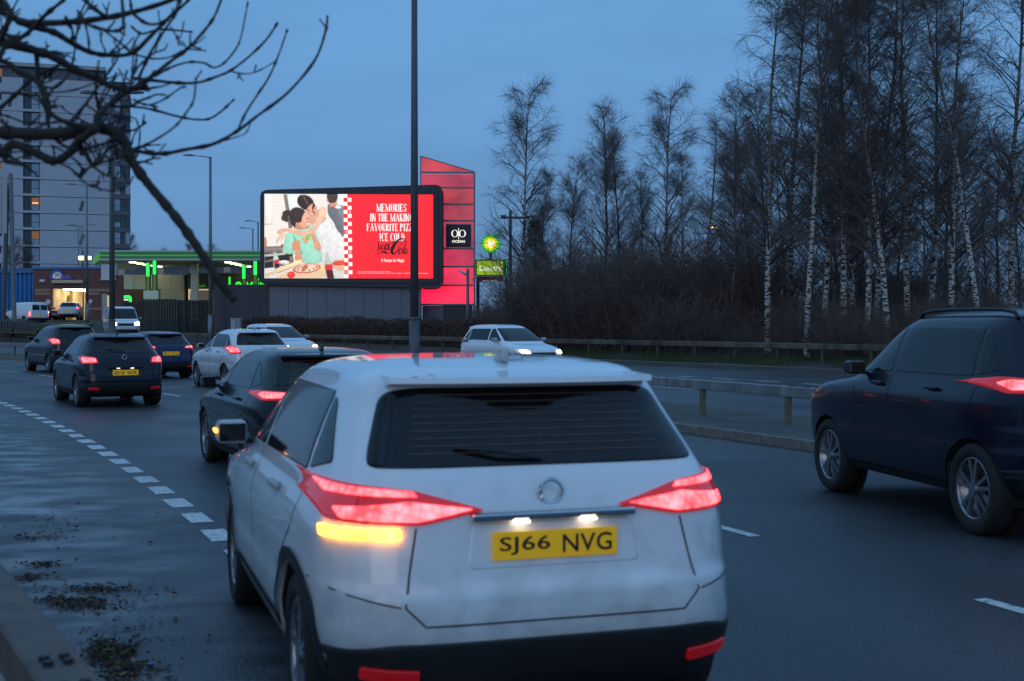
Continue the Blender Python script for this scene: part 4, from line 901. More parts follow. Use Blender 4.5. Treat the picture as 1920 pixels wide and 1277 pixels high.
def glyph(mb, ch, f):
    S = lambda x0, y0, x1, y1, w0=TH, w1=None: stroke(mb, (x0, y0), (x1, y1), w0, w1 or w0, f)
    W = GW.get(ch, .85); l = .17; r = W - .17
    sf = lambda x, y: S(x - .2, y, x + .2, y, .09)
    if ch in 'EFLDPRBHKITUN':
        if ch not in 'ITU': S(l, 0, l, 1); sf(l, .03); sf(l, .97)
    if ch == 'E': S(l, .965, r + .08, .965, .13); S(l, .5, r, .5, .12); S(l, .035, r + .1, .035, .13); S(r + .06, .78, r + .06, .98, .06); S(r + .08, .02, r + .08, .24, .06)
    if ch == 'F': S(l, .965, r + .08, .965, .13); S(l, .5, r, .5, .12); S(r + .06, .76, r + .06, .98, .06)
    if ch == 'L': S(l, .035, r + .1, .035, .13); S(r + .08, .02, r + .08, .26, .07)
    if ch == 'I': S(W / 2, 0, W / 2, 1); sf(W / 2, .03); sf(W / 2, .97)
    if ch == 'T': S(W / 2, 0, W / 2, 1); sf(W / 2, .03); S(.0, .965, W, .965, .13); S(.04, .76, .04, .98, .07); S(W - .04, .76, W - .04, .98, .07)
    if ch == 'H': S(r, 0, r, 1); sf(r, .03); sf(r, .97); S(l, .5, r, .5, .12)
    if ch == 'N': S(r, 0, r, 1, .12); sf(r, .97); S(r - .02, 0, l, 1, .26)
    if ch == 'M': S(l, 0, l, 1, .11); S(r, 0, r, 1); sf(l, .03); sf(r, .03); sf(r, .97); S(W / 2, .02, l, 1, .27); S(W / 2, .02, r, 1, .1)
    if ch == 'A': S(r + .03, 0, W / 2 - .04, 1, .28); S(.08, 0, W / 2, 1, .09); S(.2, .3, r, .3, .1); sf(.1, .03); sf(r + .03, .03)
    if ch == 'V': S(W / 2 + .02, 0, .14, 1, .28); S(W / 2, 0, W - .1, 1, .09); sf(.14, .97); sf(W - .12, .97)
    if ch == 'K': S(l + .1, .45, r, 1, .09); S(r + .06, 0, l + .22, .55, .28); sf(r, .97); sf(r + .04, .03)
    if ch == 'U': S(l, .2, l, 1); S(r, .2, r, 1, .1); sf(l, .97); sf(r, .97); ringo(mb, W / 2, .24, W / 2 - .05, .25, f, math.pi, 2 * math.pi)
    if ch in 'OG': ringo(mb, W / 2, .5, W / 2 - .02, .52, f, *((.0, 2 * math.pi) if ch == 'O' else (.75, 2 * math.pi - .35)))
    if ch == 'C': ringo(mb, W / 2, .5, W / 2 - .02, .52, f, .75, 2 * math.pi - .75); S(W - .08, .68, W - .08, .98, .07)
    if ch == 'G': S(r, .06, r, .45, .26); S(r - .2, .45, r + .2, .45, .09); S(W - .08, .7, W - .08, .98, .07)
    if ch == 'D': ringo(mb, .22, .5, W - .24, .5, f, -math.pi / 2, math.pi / 2)
    if ch in 'PR': ringo(mb, .25, .74, W - .3, .26, f, -math.pi / 2, math.pi / 2, tk=.16)
    if ch == 'R': S(r + .06, 0, .42, .5, .28)
    if ch == 'S': ringo(mb, W / 2, .735, W / 2 - .06, .265, f, .5, 1.55 * math.pi, tk=.12); ringo(mb, W / 2, .265, W / 2 - .06, .265, f, -.5 * math.pi, .5 * math.pi, tk=.14); ringo(mb, W / 2, .265, W / 2 - .06, .265, f, 1.1 * math.pi, 1.5 * math.pi, tk=.1); S(r - .1, .42, l + .06, .60, .2); S(r + .1, .72, r + .1, .98, .07); S(.08, .02, .08, .28, .07)
    if ch == 'Z': S(.05, .965, r + .1, .965, .13); S(.05, .035, r + .12, .035, .13); S(.22, .03, r - .02, .97, .28); S(.1, .76, .1, .98, .07); S(r + .08, .02, r + .08, .25, .07)
    return W
def headline(s, x0, x1, y0, y1):
    adv = sum((GW.get(c, .85) + .10) if c != ' ' else .42 for c in s) - .10; k = (x1 - x0) / adv; mb = MB(); cur = 0
    for c in s:
        if c == ' ': cur += .42; continue
        def f(a, b, cur=cur):
            q = c2((x0 + (cur + a) * k, y1 - b * (y1 - y0))); return (q[0], -.012 - SZ[0] - .012, q[1])
        cur += glyph(mb, c, f) + .10
    mb.build('lettering', WHT, bill)
headline('MEMORIES', 343, 768, 165, 275); headline('IN THE MAKING', 253, 860, 303, 413); headline('FAVOURITE PIZZA', 207, 905, 443, 550); headline('ICE COLD', 385, 738, 578, 690)
stext('A Recipe for Magic', 407, 735, 938, 998, WHT, .012)
stext('\u00a92023 The Coca-Cola Company. All rights reserved.', 75, 540, 1115, 1131, WHT); stext('COCA-COLA, COCA-COLA ZERO and the contour bottle are registered trademarks of The Coca-Cola Company.', 75, 1070, 1137, 1153, WHT)
# flowing script in black: pen strokes of varying width (zoomed photo coordinates)
SCRIPT = [
    ([(418, 690), (422, 668), (408, 662), (388, 682), (372, 730), (368, 790), (362, 850), (372, 870), (392, 862)], [3, 5, 6, 8, 9, 8, 7, 8, 4]),
    ([(392, 862), (425, 842), (455, 845), (485, 858), (515, 872)], [4, 16, 26, 18, 3]),
    ([(400, 745), (384, 765), (380, 800), (392, 815), (404, 790), (404, 755), (398, 742)], [7, 9, 9, 7, 7, 7, 5]),
    ([(448, 745), (440, 735), (424, 760), (416, 795), (424, 815), (446, 795), (462, 760)], [6, 8, 10, 11, 9, 6, 4]),
    ([(512, 742), (492, 733), (468, 762), (462, 800), (476, 814), (500, 790), (522, 735)], [9, 13, 18, 19, 14, 10, 12]),
    ([(524, 730), (512, 775), (510, 806), (526, 804), (545, 775)], [14, 18, 17, 9, 4]),
    ([(556, 712), (582, 706)], [15, 15]),
    ([(760, 695), (735, 665), (700, 655), (660, 672), (610, 720), (570, 790), (558, 840), (575, 868), (605, 862), (640, 820), (660, 775), (655, 760)], [4, 10, 12, 20, 32, 38, 34, 24, 16, 10, 8, 5]),
    ([(700, 660), (716, 690), (704, 725), (684, 735), (672, 715), (682, 680), (704, 664)], [5, 7, 7, 6, 5, 5, 4]),
    ([(694, 790), (672, 805), (656, 840), (662, 868), (684, 860), (702, 820), (700, 790), (690, 788)], [8, 13, 17, 15, 9, 9, 10, 6]),
    ([(748, 690), (756, 720), (732, 790), (716, 850), (722, 868), (740, 850)], [5, 9, 13, 15, 11, 5]),
    ([(770, 790), (752, 800), (738, 840), (744, 866), (762, 845), (776, 800), (768, 860), (782, 866)], [6, 9, 12, 11, 7, 8, 10, 5])]
sm = MB()
for pts, ws in SCRIPT:
    P = []; W_ = []
    for i in range(len(pts) - 1):
        a, b, c, d = [np.array(pts[min(len(pts) - 1, max(0, i + j - 1))], float) for j in range(4)]
        for t in np.arange(5) / 5: P.append(.5 * ((2 * b) + (-a + c) * t + (2 * a - 5 * b + 4 * c - d) * t * t + (-a + 3 * b - 3 * c + d) * t ** 3)); W_.append(ws[i] * (1 - t) + ws[i + 1] * t)
    P.append(np.array(pts[-1], float)); W_.append(ws[-1]); n0 = len(sm.v)
    for i, p in enumerate(P):
        t = P[min(i + 1, len(P) - 1)] - P[max(i - 1, 0)]; t /= (np.linalg.norm(t) or 1); nn = np.array([-t[1], t[0]])
        for sg in (-.6, .6):
            q = c2(tuple(p + nn * sg * W_[i])); sm.v.append((q[0], -.012 - SZ[0] - .016, q[1]))
    for i in range(len(P) - 1): sm.f.append((n0 + 2 * i, n0 + 2 * i + 1, n0 + 2 * i + 3, n0 + 2 * i + 2)); sm.mi.append(0)
sm.build('script_lettering', BLK, bill)

# tower of back-lit red panels beside the screen
TD = 90.5; TS = FPX / TD; tx = lambda x: (x - 838) / TS; tz = lambda y: CAMZ - (y - HY) / TS
tow = empty('sign_tower', (px(838, 0, TD)[0], TD, 0), rad(2.5)); tag(tow, 'tall sign tower of glowing red panels with slanted top beside the screen', 'sign tower')
LEV = [322, 352, 383, 414, 466, 500, 535, 571]
def tower_mat(i):
    m = bpy.data.materials.new('red_backlit_panel'); m.use_nodes = True; nt = m.node_tree; b = nt.nodes['Principled BSDF']; N = nt.nodes.new; L = nt.links.new
    b.inputs['Base Color'].default_value = (.26, .12, .15, 1); b.inputs['Roughness'].default_value = .5
    tc = N('ShaderNodeTexCoord'); mp = N('ShaderNodeMapping'); mp.inputs['Scale'].default_value = (.5, 1, .9); no = N('ShaderNodeTexNoise'); no.inputs['Scale'].default_value = .7; no.inputs['Detail'].default_value = 3
    L(tc.outputs['Object'], mp.inputs[0]); L(mp.outputs[0], no.inputs[0]); mr = N('ShaderNodeMapRange'); L(no.outputs[0], mr.inputs[0]); mr.inputs[1].default_value = .3; mr.inputs[2].default_value = .7
    k = [.55, .50, .52, .46, .46, .62, .85, 1.25][i]; mr.inputs[3].default_value = k * .5; mr.inputs[4].default_value = k * 1.35
    col = [(1, .07, .08), (1, .05, .10), (1, .07, .07), (1, .08, .12), (1, .08, .12), (.95, .035, .11), (1, .025, .09), (1, .012, .06)][i]
    b.inputs['Emission Color'].default_value = (*col, 1); L(mr.outputs[0], b.inputs['Emission Strength']); return m
lv = [(294, 321)] + [(LEV[i] + (1 if i else 0), LEV[i + 1] - 1) for i in range(7)]
g_ = .05
MB().prism([(tx(789), tz(294)), (tx(889), tz(323)), (tx(889), tz(324)), (tx(789), tz(324))][::-1], 'y', 0, .12).build('panel', tower_mat(0), tow)
for i in range(7):
    x0 = 790 if i in (0, 6) else 829
    MB().box(tx(x0), tx(888), 0, .12, tz(LEV[i + 1] - 1.5), tz(LEV[i] + 4.5 if i == 0 else LEV[i] + 1.5)).build('panel', tower_mat(i + 1), tow)
for i, yv in enumerate(LEV + [323.5]):
    x0 = 789 if i in (0, 1, 6, 7, 8) else 829
    MB().box(tx(x0), tx(889.5), -.05, .10, tz(yv + 1.6), tz(yv - 1.6)).build('cross_bar', STEEL, tow) if i else None
for x0, x1, ya, yb in ((888, 891, 640, 323), (788, 790, 352, 293), (788, 790, 600, 536)):
    MB().box(tx(x0), tx(x1), -.07, 1.2, tz(yb + 260 if False else ya), tz(yb)).build('upright', STEEL, tow)
o = MB().prism([(tx(788), tz(292)), (tx(890), tz(321.5)), (tx(890), tz(323)), (tx(788), tz(294))][::-1], 'y', -.07, 1.2).build('top_rail', STEEL, tow)
MB().box(tx(792), tx(886), .3, 1.3, ground_z(-4, TD) - .3, tz(573)).build('plinth', NAVY2, tow)
MB().box(tx(831), tx(886), .14, 1.1, tz(600), tz(330)).build('core', NAVY, tow)
lo = MB().box(tx(837.5), tx(882), -.22, -.03, tz(462), tz(421.5)).build('logo_sign', NAVY, tow, bevel=.03); lo['label'] = 'dark square sign with white round letters'
MB().box(tx(836), tx(883.5), -.029, -.004, tz(463.5), tz(420)).build('sign_rim', STEEL, tow)
LW = glow('sign_white', (1, .97, .86), 1.0)
mb = MB()
for cxp in (852.6, 868.2): ringo(mb, cxp, 438.5, 6.6, 7.3, lambda a, b: (tx(a), -.236, tz(b)), tk=1.5, n=24)
mb2 = MB(); mb2.v = []; 
def ring2(mb, cx, cy, rx, ry, ix, iy, f, n=24):
    for i in range(n):
        A, B = 2 * math.pi * i / n, 2 * math.pi * (i + 1) / n
        mb.poly([f(cx + rx * math.cos(A), cy + ry * math.sin(A)), f(cx + rx * math.cos(B), cy + ry * math.sin(B)), f(cx + ix * math.cos(B), cy + iy * math.sin(B)), f(cx + ix * math.cos(A), cy + iy * math.sin(A))])
mb = MB(); F_ = lambda a, b: (tx(a), -.236, tz(b))
for cxp in (852.8, 866.9): ring2(mb, cxp, 438.3, 6.7, 7.0, 4.0, 6.2, F_)
mb.poly([F_(859.3, 428), (F_(860.5, 428)), F_(860.5, 449), F_(859.3, 449)]); mb.build('lettering', LW, lo)
me = fit_text('OCEAN', tx(847.5), tx(871.5), tz(455.5), tz(450.5), .035); t = link('lettering', me, lo, LW); t.location = (0, -.236, 0)

# fuel station sign: sunflower emblem and shop board
SD = 97.0; SS = FPX / SD; shx = lambda x: (x - 920) / SS; shz = lambda y: CAMZ - (y - HY) / SS
ps = empty('station_sign', (px(920, 0, SD)[0], SD, 0)); tag(ps, 'lit green and yellow petrol station totem with sunflower emblem and shop board', 'sign')
def star(n, r0, r1, ph=0, cx=920, cy=457, y=0):
    out = []
    for k in range(n):
        for (a, r) in ((-.5, r0), (-.28, r0 + (r1 - r0) * .62), (0, r1), (.28, r0 + (r1 - r0) * .62)):
            an = 2 * math.pi * (k + a) / n + ph; out.append((shx(cx + r * math.cos(an)), shz(cy + r * math.sin(an))))
    return out
for nm, r0, r1, c, k, ph in (('outer_petals', 14.5, 19.8, (0.0, .36, .08), 1.0, 0), ('middle_petals', 11.5, 16, (.28, .72, .0), 1.0, math.pi / 18), ('inner_petals', 8.5, 12.5, (1.0, .82, .0), 1.1, 0), ('emblem_centre', 5.0, 8.5, (1.0, .72, .30), 1.6, math.pi / 18)):
    k2 = {'outer_petals': 0, 'middle_petals': 1, 'inner_petals': 2, 'emblem_centre': 3}[nm]
    o = MB().prism(star(18, r0, r1, ph), 'y', -.05 * (k2 + 1), .2).build(nm, glow(nm, c, k), ps); recalc(o.data)
o = MB().prism(ell(0, 0, 4.6 / SS, 4.6 / SS, 20), 'y', -.27, 0).build('emblem_core', glow('emblem_core', (1, .9, .68), 1.8), ps); o.location = (0, 0, shz(457))
FRM = mat('dark_green_frame', (.01, .05, .025), .5)
MB().box(shx(891.5), shx(946), .0, .5, shz(517), shz(487)).build('board_case', FRM, ps)
MB().box(shx(894), shx(943.5), -.05, -.004, shz(515.5), shz(489)).build('shop_board', glow('lime_board', (.36, .58, .015), .8), ps)
me = fit_text('Londis', shx(899), shx(939.5), shz(508), shz(497.5), .03); t = link('lettering', me, ps, glow('board_white', (.85, .95, .75), .9)); t.location = (0, -.07, 0)
MB().box(shx(894), shx(943), .0, .5, shz(528), shz(518)).build('price_board', mat('price_red', (.09, .02, .02), .5, emit=(.5, .05, .03), estr=.05), ps)
me = fit_text('cash', shx(905), shx(935), shz(527.5), shz(524.5), .02); t = link('lettering', me, ps, glow('board_white2', (.8, .85, .85), .5)); t.location = (0, -.02, 0)
for k in range(9): MB().box(shx(948.6), shx(951.2), -.03, .1, shz(519.5 - 3.6 * k), shz(517.3 - 3.6 * k)).build('edge_lamp', glow('edge_green', (.02, .9, .15), .9), ps)
MB().box(shx(946.3), shx(953), .1, .4, shz(640), shz(486)).build('post', FRM, ps); MB().box(shx(893), shx(899), .1, .4, shz(640), shz(518)).build('post', FRM, ps)
me = fit_text('bp', shx(931.5), shx(942.5), shz(440), shz(430), .03); t = link('lettering', me, ps, glow('bp_green', (.0, .30, .10), .8)); t.location = (0, 0, 0)
MB().box(shx(918), shx(922), .1, .3, shz(490), shz(470)).build('bracket', FRM, ps)

# ------------------------------------------------------------------ lamp posts
M_GALV = mat('galvanised_post', (.19, .20, .215), .5, metal=.4, vary=.2, vscale=4)
M_DARKP = mat('dark_post', (.085, .088, .092), .6, vary=.25, vscale=5)
def lamp_post(label, xp, d, ytop, zb, r0, r1, arm=None, twin=False, lit=None, m=M_GALV, name='lamp_post', group='road lighting columns'):
    X, Y, zt = px(xp, ytop, d); root = empty(name, (X, Y, zb)); tag(root, label, 'lamp post', group); h = zt - zb
    mb = MB(); mb.tube([(0, 0, -.2), (0, 0, 1.7)], r0 * 1.25, 14); mb.build('base', m, root, smooth=True)
    MB().tube([(0, 0, 1.70), (0, 0, 1.78)], [r0 * 1.30, r0 * 1.0], 14).build('collar', m, root, smooth=True)
    MB().tube([(0, 0, 1.76), (0, 0, h * .55), (0, 0, h)], [r0, (r0 + r1) / 2, r1], 14).build('column', m, root, smooth=True)
    if arm:
        for sg in ((-1, 1) if twin else (-1,)):
            L = arm; MB().tube([(0, 0, h - .12), (sg * L * .3, 0, h + .02), (sg * L, 0, h + .07)], [.04, .035, .03], 8).build('arm', m, root, smooth=True)
            hd = MB(); hd.v = []; k = 8
            P = []
            for i in range(k + 1):
                t = i / k; P.append((sg * (L - .05 + t * .75), .15 * math.sin(math.pi * min(1, .15 + t * .85)) + .02, .05 + .075 * math.sin(math.pi * min(1, .12 + .8 * t))))
            for (x, w, hh) in P: hd.v += [(x, -w, h + .06), (x, -w * .7, h + .06 + hh), (x, w * .7, h + .06 + hh), (x, w, h + .06)]
            for i in range(k):
                for j in range(4): hd.f.append((i * 4 + j, i * 4 + (j + 1) % 4, (i + 1) * 4 + (j + 1) % 4, (i + 1) * 4 + j)); hd.mi.append(0)
            hd.f += [(0, 1, 2, 3), tuple(k * 4 + j for j in range(4))]; hd.mi += [0, 0]
            lh = hd.build('lamp_head', m, root); recalc(lh.data)
            if lit: MB().box(sg * (L + .05) - .0, sg * (L + .6), -.12, .12, h + .02, h + .055).build('lamp_glass', lit, lh) if sg > 0 else MB().box(sg * (L + .6), sg * (L + .05), -.12, .12, h + .02, h + .055).build('lamp_glass', lit, lh)
    return root
dm = on_arc(777, R_MED + .35); lamp_post('tall dark lamp column in the central reservation, standing across the lit screen', 777, dm, -110, .12, .115, .075, arm=1.6, twin=True, m=M_DARKP)
dm = on_arc(210, R_MED + .35); lamp_post('tall dark lamp column in the central reservation, before the white van', 210, dm, 178, .12, .125, .085, arm=.7, twin=True, m=M_DARKP)
lamp_post('grey lamp post with single arm between the canopy and the lit screen', 394.5, 86.5, 294, .5, .13, .085, arm=1.15)
lamp_post('grey lamp post with single arm in front of the tower block, by the car wash', 163, 104, 348, 1.6, .13, .08, arm=1.0)
lamp_post('distant lamp post, left of a pair in front of the tower block', 147, 150, 424, 2.6, .10, .07, arm=.9)
lamp_post('distant lamp post, right of a pair in front of the tower block', 153.5, 158, 423, 2.6, .10, .07, arm=1.0, twin=True)
lamp_post('distant lamp post nearer the left edge of the lit screen', 484, 140, 416, 2.4, .11, .08, arm=.8)
lamp_post('distant lamp post just left of the lit screen over the canopy', 474, 150, 429, 2.4, .10, .08, arm=.9)
AMB = glow('street_lamp_amber', (1.0, .38, .06), 14)
lamp_post('lit orange street lamp glowing between the left birches', 1352, 128, 427, .6, .09, .07, arm=.4, lit=AMB, m=M_DARKP)
lamp_post('lit orange street lamp glowing high among the right birches', 1612, 64, 410, .6, .09, .07, arm=.45, lit=AMB, m=M_DARKP)
# floodlight mast
X, Y, zt = px(156, 470, 112); fl = empty('floodlight_mast', (X, Y, 1.8)); tag(fl, 'slim mast with two yellowish lit floodlights above the car wash', 'floodlight')
MB().tube([(0, 0, -.2), (0, 0, zt - 1.8)], .06, 8).build('column', M_DARKP, fl)
YEL = glow('flood_yellow', (1.0, .88, .25), 10); zz = px(0, 484, 112)[2] - 1.8
MB().box(-.3, .65, -.03, .03, zz - .05, zz + .02).build('crossbar', M_DARKP, fl)
for xx, s_ in ((-.12, .26), (.55, .23)):
    hd = MB().box(xx - s_, xx + s_, -.16, .2, zz - s_ * .75, zz + s_ * .75).build('flood_housing', M_DARKP, fl, bevel=.05)
    MB().box(xx - s_ * .85, xx + s_ * .85, -.19, -.163, zz - s_ * .6, zz + s_ * .6).build('flood_glass', YEL, hd)
X, Y, zt = px(25, 484, 112); sl = empty('wall_lamp', (X, Y, 1.8)); tag(sl, 'small warm lamp lit on a thin pole by the sign legs', 'lamp')
MB().tube([(0, 0, -.2), (0, 0, zt - 1.8)], .04, 8).build('column', M_DARKP, sl)
o = MB().tube([(0, 0, zt - 1.95), (0, 0, zt - 1.85), (0, 0, zt - 1.7), (0, 0, zt - 1.62)], [.04, .13, .13, .04], 12).build('lamp_globe', glow('warm_globe', (1, .72, .32), 9), sl, smooth=True)
# T-shaped dark pole and camera pole
X, Y, zt = px(957, 394, 100); tp = empty('utility_pole', (X, Y, .5)); tag(tp, 'dark T-armed pole standing right of the sunflower sign', 'pole'); h = zt - .5
MB().tube([(0, 0, -.3), (0, 0, h)], [.16, .11], 10).build('column', M_DARKP, tp); MB().box(-.75, 1.5, -.06, .06, h - .68, h - .5).build('arm', M_DARKP, tp); MB().box(-.75, -.35, -.1, .1, h - .5, h - .40).build('lamp_head', M_DARKP, tp); MB().box(1.1, 2.0, -.1, .1, h - .56, h - .46).build('lamp_head', M_DARKP, tp)
X, Y, zt = px(877, 505, 84); cp = empty('camera_pole', (X, Y, .4)); tag(cp, 'grey surveillance camera on a pole before the red tower', 'camera'); h = zt - .4
MB().tube([(0, 0, -.3), (0, 0, h)], [.12, .10], 10).build('column', M_GALV, cp)
MB().tube([(0, 0, h), (0, 0, h + .3)], [.03, .02], 6).build('spike', M_GALV, cp)
o = MB().box(-.28, .28, -.08, .08, -.07, .08).build('camera_head', mat('pale_camera', (.45, .47, .5), .5), cp, bevel=.03); o.location = (-.36, -.05, h - .2); o.rotation_euler = (0, rad(22), 0)
MB().tube([(-.3, -.02, h - .34), (0, 0, h - .36)], .035, 6).build('bracket', M_GALV, cp)

# ------------------------------------------------------------------ fuel station behind
FD = 118.0; FS = FPX / FD; fz = lambda y, d=FD: CAMZ - (y - HY) * d / FPX; fx = lambda x, d=FD: (x - CX) * d / FPX
CREAM = mat('cream_cladding', (.55, .55, .45), .6, vary=.08, vscale=2); WHITE = mat('white_render', (.62, .63, .62), .7, vary=.08, vscale=1.2)
can = empty('station_canopy', (0, FD, 0)); tag(can, 'wide flat petrol station canopy with green striped fascia', 'canopy')
GRN = mat('canopy_dark_green', (.005, .12, .05), .4, emit=(.0, .16, .06), estr=.22); LIM = mat('canopy_light_green', (.10, .5, .02), .4, emit=(.06, .55, .05), estr=.22)
DEP = 13.0
x0, x1 = fx(187), fx(560)
MB().box(x0, x1, .0, .1, fz(479), fz(472.2)).build('fascia_band', GRN, can); MB().box(x0, x1, .0, .1, fz(485), fz(480)).build('fascia_band', GRN, can)
MB().box(x0, x1, -.02, .08, fz(479.9), fz(477.6)).build('fascia_stripe', LIM, can)
MB().box(x0 - .1, x1, -.05, .12, fz(472), fz(469.4)).build('fascia_cap', WHITE, can); MB().box(x0 - .1, x1, -.05, .12, fz(487.6), fz(485.2)).build('fascia_trim', WHITE, can)
# tapering end at the left
o = MB().prism([(x0, fz(470.5)), (x0, fz(487)), (fx(173), fz(497)), (fx(173), fz(484))], 'y', .12, DEP).build('canopy_end', WHITE, can); recalc(o.data)
for a, b, m in ((472.5, 485.5, GRN),):
    o = MB().poly([(x0 - .02, .11, fz(a)), (x0 - .02, .11, fz(b)), (fx(175), .11, fz(b + 10)), (fx(175), .11, fz(a + 12.5))]).build('end_stripe', LIM, can)
MB().box(x0, x1, .13, DEP, fz(489.5), fz(488)).build('soffit', mat('canopy_soffit', (.6, .6, .5), .6), can)
MB().box(x0, x1, .13, DEP, fz(487.9), fz(470)).build('roof_deck', WHITE, can)
CL = glow('canopy_lamp', (1.0, .95, .62), 16)
for k in range(5):
    for xc in (236, 418):
        X = fx(xc) + .0; y = 2.0 + k * 2.2
        MB().box(X - .30, X + .30, y, y + .4, fz(489.5) - .05, fz(489.5) - .01).build('canopy_lamp', CL, can)
for xc, yy in ((348.5, 3.0),):
    MB().box(fx(xc) - .32, fx(xc) + .32, yy, yy + .6, 1.6, fz(490)).build('column', CREAM, can, bevel=.04)
NEON = glow('neon_green', (.02, 1.0, .08), 1.6); PUMPG = mat('pump_green', (.12, .22, .02), .5, emit=(.2, .35, .02), estr=.15)
for xc, d, y0 in ((277, 112, 493), (289.5, 111, 489), (457, 111, 497), (478.5, 110, 490)):
    X, Y, _ = px(xc, 0, d); z = lambda y: CAMZ - (y - HY) * d / FPX
    pm = empty('pump_sign', (X, Y, 2.0)); tag(pm, {277: 'left of two neon green pump markers near the cream wall', 289.5: 'right of two neon green pump markers near the cream wall', 457: 'left neon green pump marker above the dark hoarding', 478.5: 'neon green pump marker closest to the lit screen'}[xc], 'pump sign', 'pump markers')
    MB().box(-.13, .13, 0, .22, z(y0 + 25) - 2, z(y0) - 2).build('neon_tube', NEON, pm); MB().box(-.2, -.131, .02, .26, z(590) - 2, z(y0) - 2).build('upright', FRM, pm); MB().box(.131, .2, .02, .26, z(590) - 2, z(y0) - 2).build('upright', FRM, pm)
    MB().box(-.128, .128, .05, .2, z(548) - 2, z(y0 + 25.3) - 2).build('lower_panel', PUMPG, pm); MB().box(-.32, .32, -.2, .3, z(565) - 2, z(545) - 2).build('pump_head', mat('pump_white', (.5, .55, .5), .5, emit=(.4, .5, .25), estr=.1), pm); MB().box(-.3, .3, -.15, .28, z(600) - 2, z(565.3) - 2).build('pump_body', PUMPG, pm)
# shop building
SB = 128.0; bx_ = lambda x: (x - CX) * SB / FPX; bz_ = lambda y: CAMZ - (y - HY) * SB / FPX
shop = empty('shop', (0, SB, 0)); tag(shop, 'low cream and dark green station shop behind the pumps', 'shop')
BRICK = None
def brick_mat(name, c1_, c2_, sc=1.0):
    m = bpy.data.materials.new(name); m.use_nodes = True; nt = m.node_tree; b = nt.nodes['Principled BSDF']; N = nt.nodes.new; L = nt.links.new
    tc = N('ShaderNodeTexCoord'); mp = N('ShaderNodeMapping'); mp.inputs['Rotation'].default_value = (rad(90), 0, 0); br = N('ShaderNodeTexBrick'); br.inputs['Scale'].default_value = 1.0 * sc
    br.inputs['Color1'].default_value = (*c1_, 1); br.inputs['Color2'].default_value = (*c2_, 1); br.inputs['Mortar'].default_value = (.16, .14, .13, 1); br.inputs['Mortar Size'].default_value = .008; br.inputs['Brick Width'].default_value = .225; br.inputs['Row Height'].default_value = .075
    L(tc.outputs['Object'], mp.inputs[0]); L(mp.outputs[0], br.inputs[0]); L(br.outputs[0], b.inputs['Base Color']); b.inputs['Roughness'].default_value = .85; return m
BRICK = brick_mat('red_brick', (.21, .055, .045), (.15, .04, .036))
TAN = mat('tan_stone_band', (.36, .22, .16), .8)
xs = np.linspace(bx_(228), bx_(345), 6)
for i in range(5): MB().box(xs[i] + .02, xs[i + 1] - .02, .0, .2, bz_(542), bz_(515)).build('wall_panel', CREAM, shop)
MB().box(bx_(228), bx_(346), .05, 6, bz_(640), bz_(515.5)).build('wall', mat('shop_wall', (.30, .28, .22), .8), shop)
MB().box(bx_(228), bx_(300), -.02, .04, bz_(600), bz_(543)).build('lower_wall', BRICK, shop)
MB().box(bx_(301), bx_(345), -.02, .04, bz_(600), bz_(543)).build('lower_wall', CREAM, shop)
DG = mat('dark_green_fascia', (.035, .045, .03), .5)
MB().box(bx_(352), bx_(520), -.3, .2, bz_(541), bz_(513)).build('fascia', DG, shop)
MB().box(bx_(352), bx_(520), .2, 5, bz_(640), bz_(512)).build('wall', mat('shop_wall2', (.2, .19, .17), .8), shop)
WARM = glow('shop_interior', (1.0, .72, .42), .55)
MB().box(bx_(353), bx_(394), .0, .18, bz_(562), bz_(542)).build('shop_window', WARM, shop)
MB().box(bx_(366), bx_(392), -.1, -.02, bz_(563), bz_(544.5)).build('poster', mat('poster_dark', (.10, .08, .07), .5, emit=(.5, .4, .3), estr=.12), shop)
MB().box(bx_(357), bx_(362), -.1, -.02, bz_(562), bz_(549)).build('shelf', mat('shelf_red', (.3, .12, .06), .5), shop)
NEON2 = glow('shop_letter_green', (.03, .95, .06), 1.1)
me = fit_text('Londis', bx_(430), bx_(497), bz_(547), bz_(519.5), .02); t = link('lettering', me, shop, NEON2); t.location = (0, -.35, 0)
me = fit_text('Castlebank', bx_(358), bx_(387), bz_(538.5), bz_(533), .005); t = link('lettering', me, shop, glow('letter_dim_green', (.05, .55, .05), .45)); t.location = (0, -.32, 0)
# car wash entrance frame in neon
nf = empty('cash_machine_frame', (bx_(243), SB - 1.5, 0)); tag(nf, 'neon green arch round the cash machine sign beside the fence', 'sign')
q = lambda x, y: ((x - 243) * (SB - 1.5) / FPX, 0, CAMZ - (y - HY) * (SB - 1.5) / FPX)
MB().tube([q(231.5, 575), q(231.5, 558), q(233.5, 556.5), q(251, 556.5), q(253, 558), q(253, 566)], .13, 8).build('neon_tube', NEON, nf)
a, b = q(234, 575), q(250, 559); MB().box(a[0], b[0], .1, .3, a[2], b[2]).build('backing', mat('machine_dark', (.05, .06, .06), .5), nf)
a, b = q(235, 563.5), q(249, 560.5); MB().box(a[0], b[0], .03, .09, a[2], b[2]).build('light_strip', glow('machine_white', (.8, 1, .8), .9), nf); a, b = q(236, 571), q(240, 566); MB().box(a[0], b[0], .03, .09, a[2], b[2]).build('notice', glow('machine_yellow', (.8, .9, .1), .8), nf)

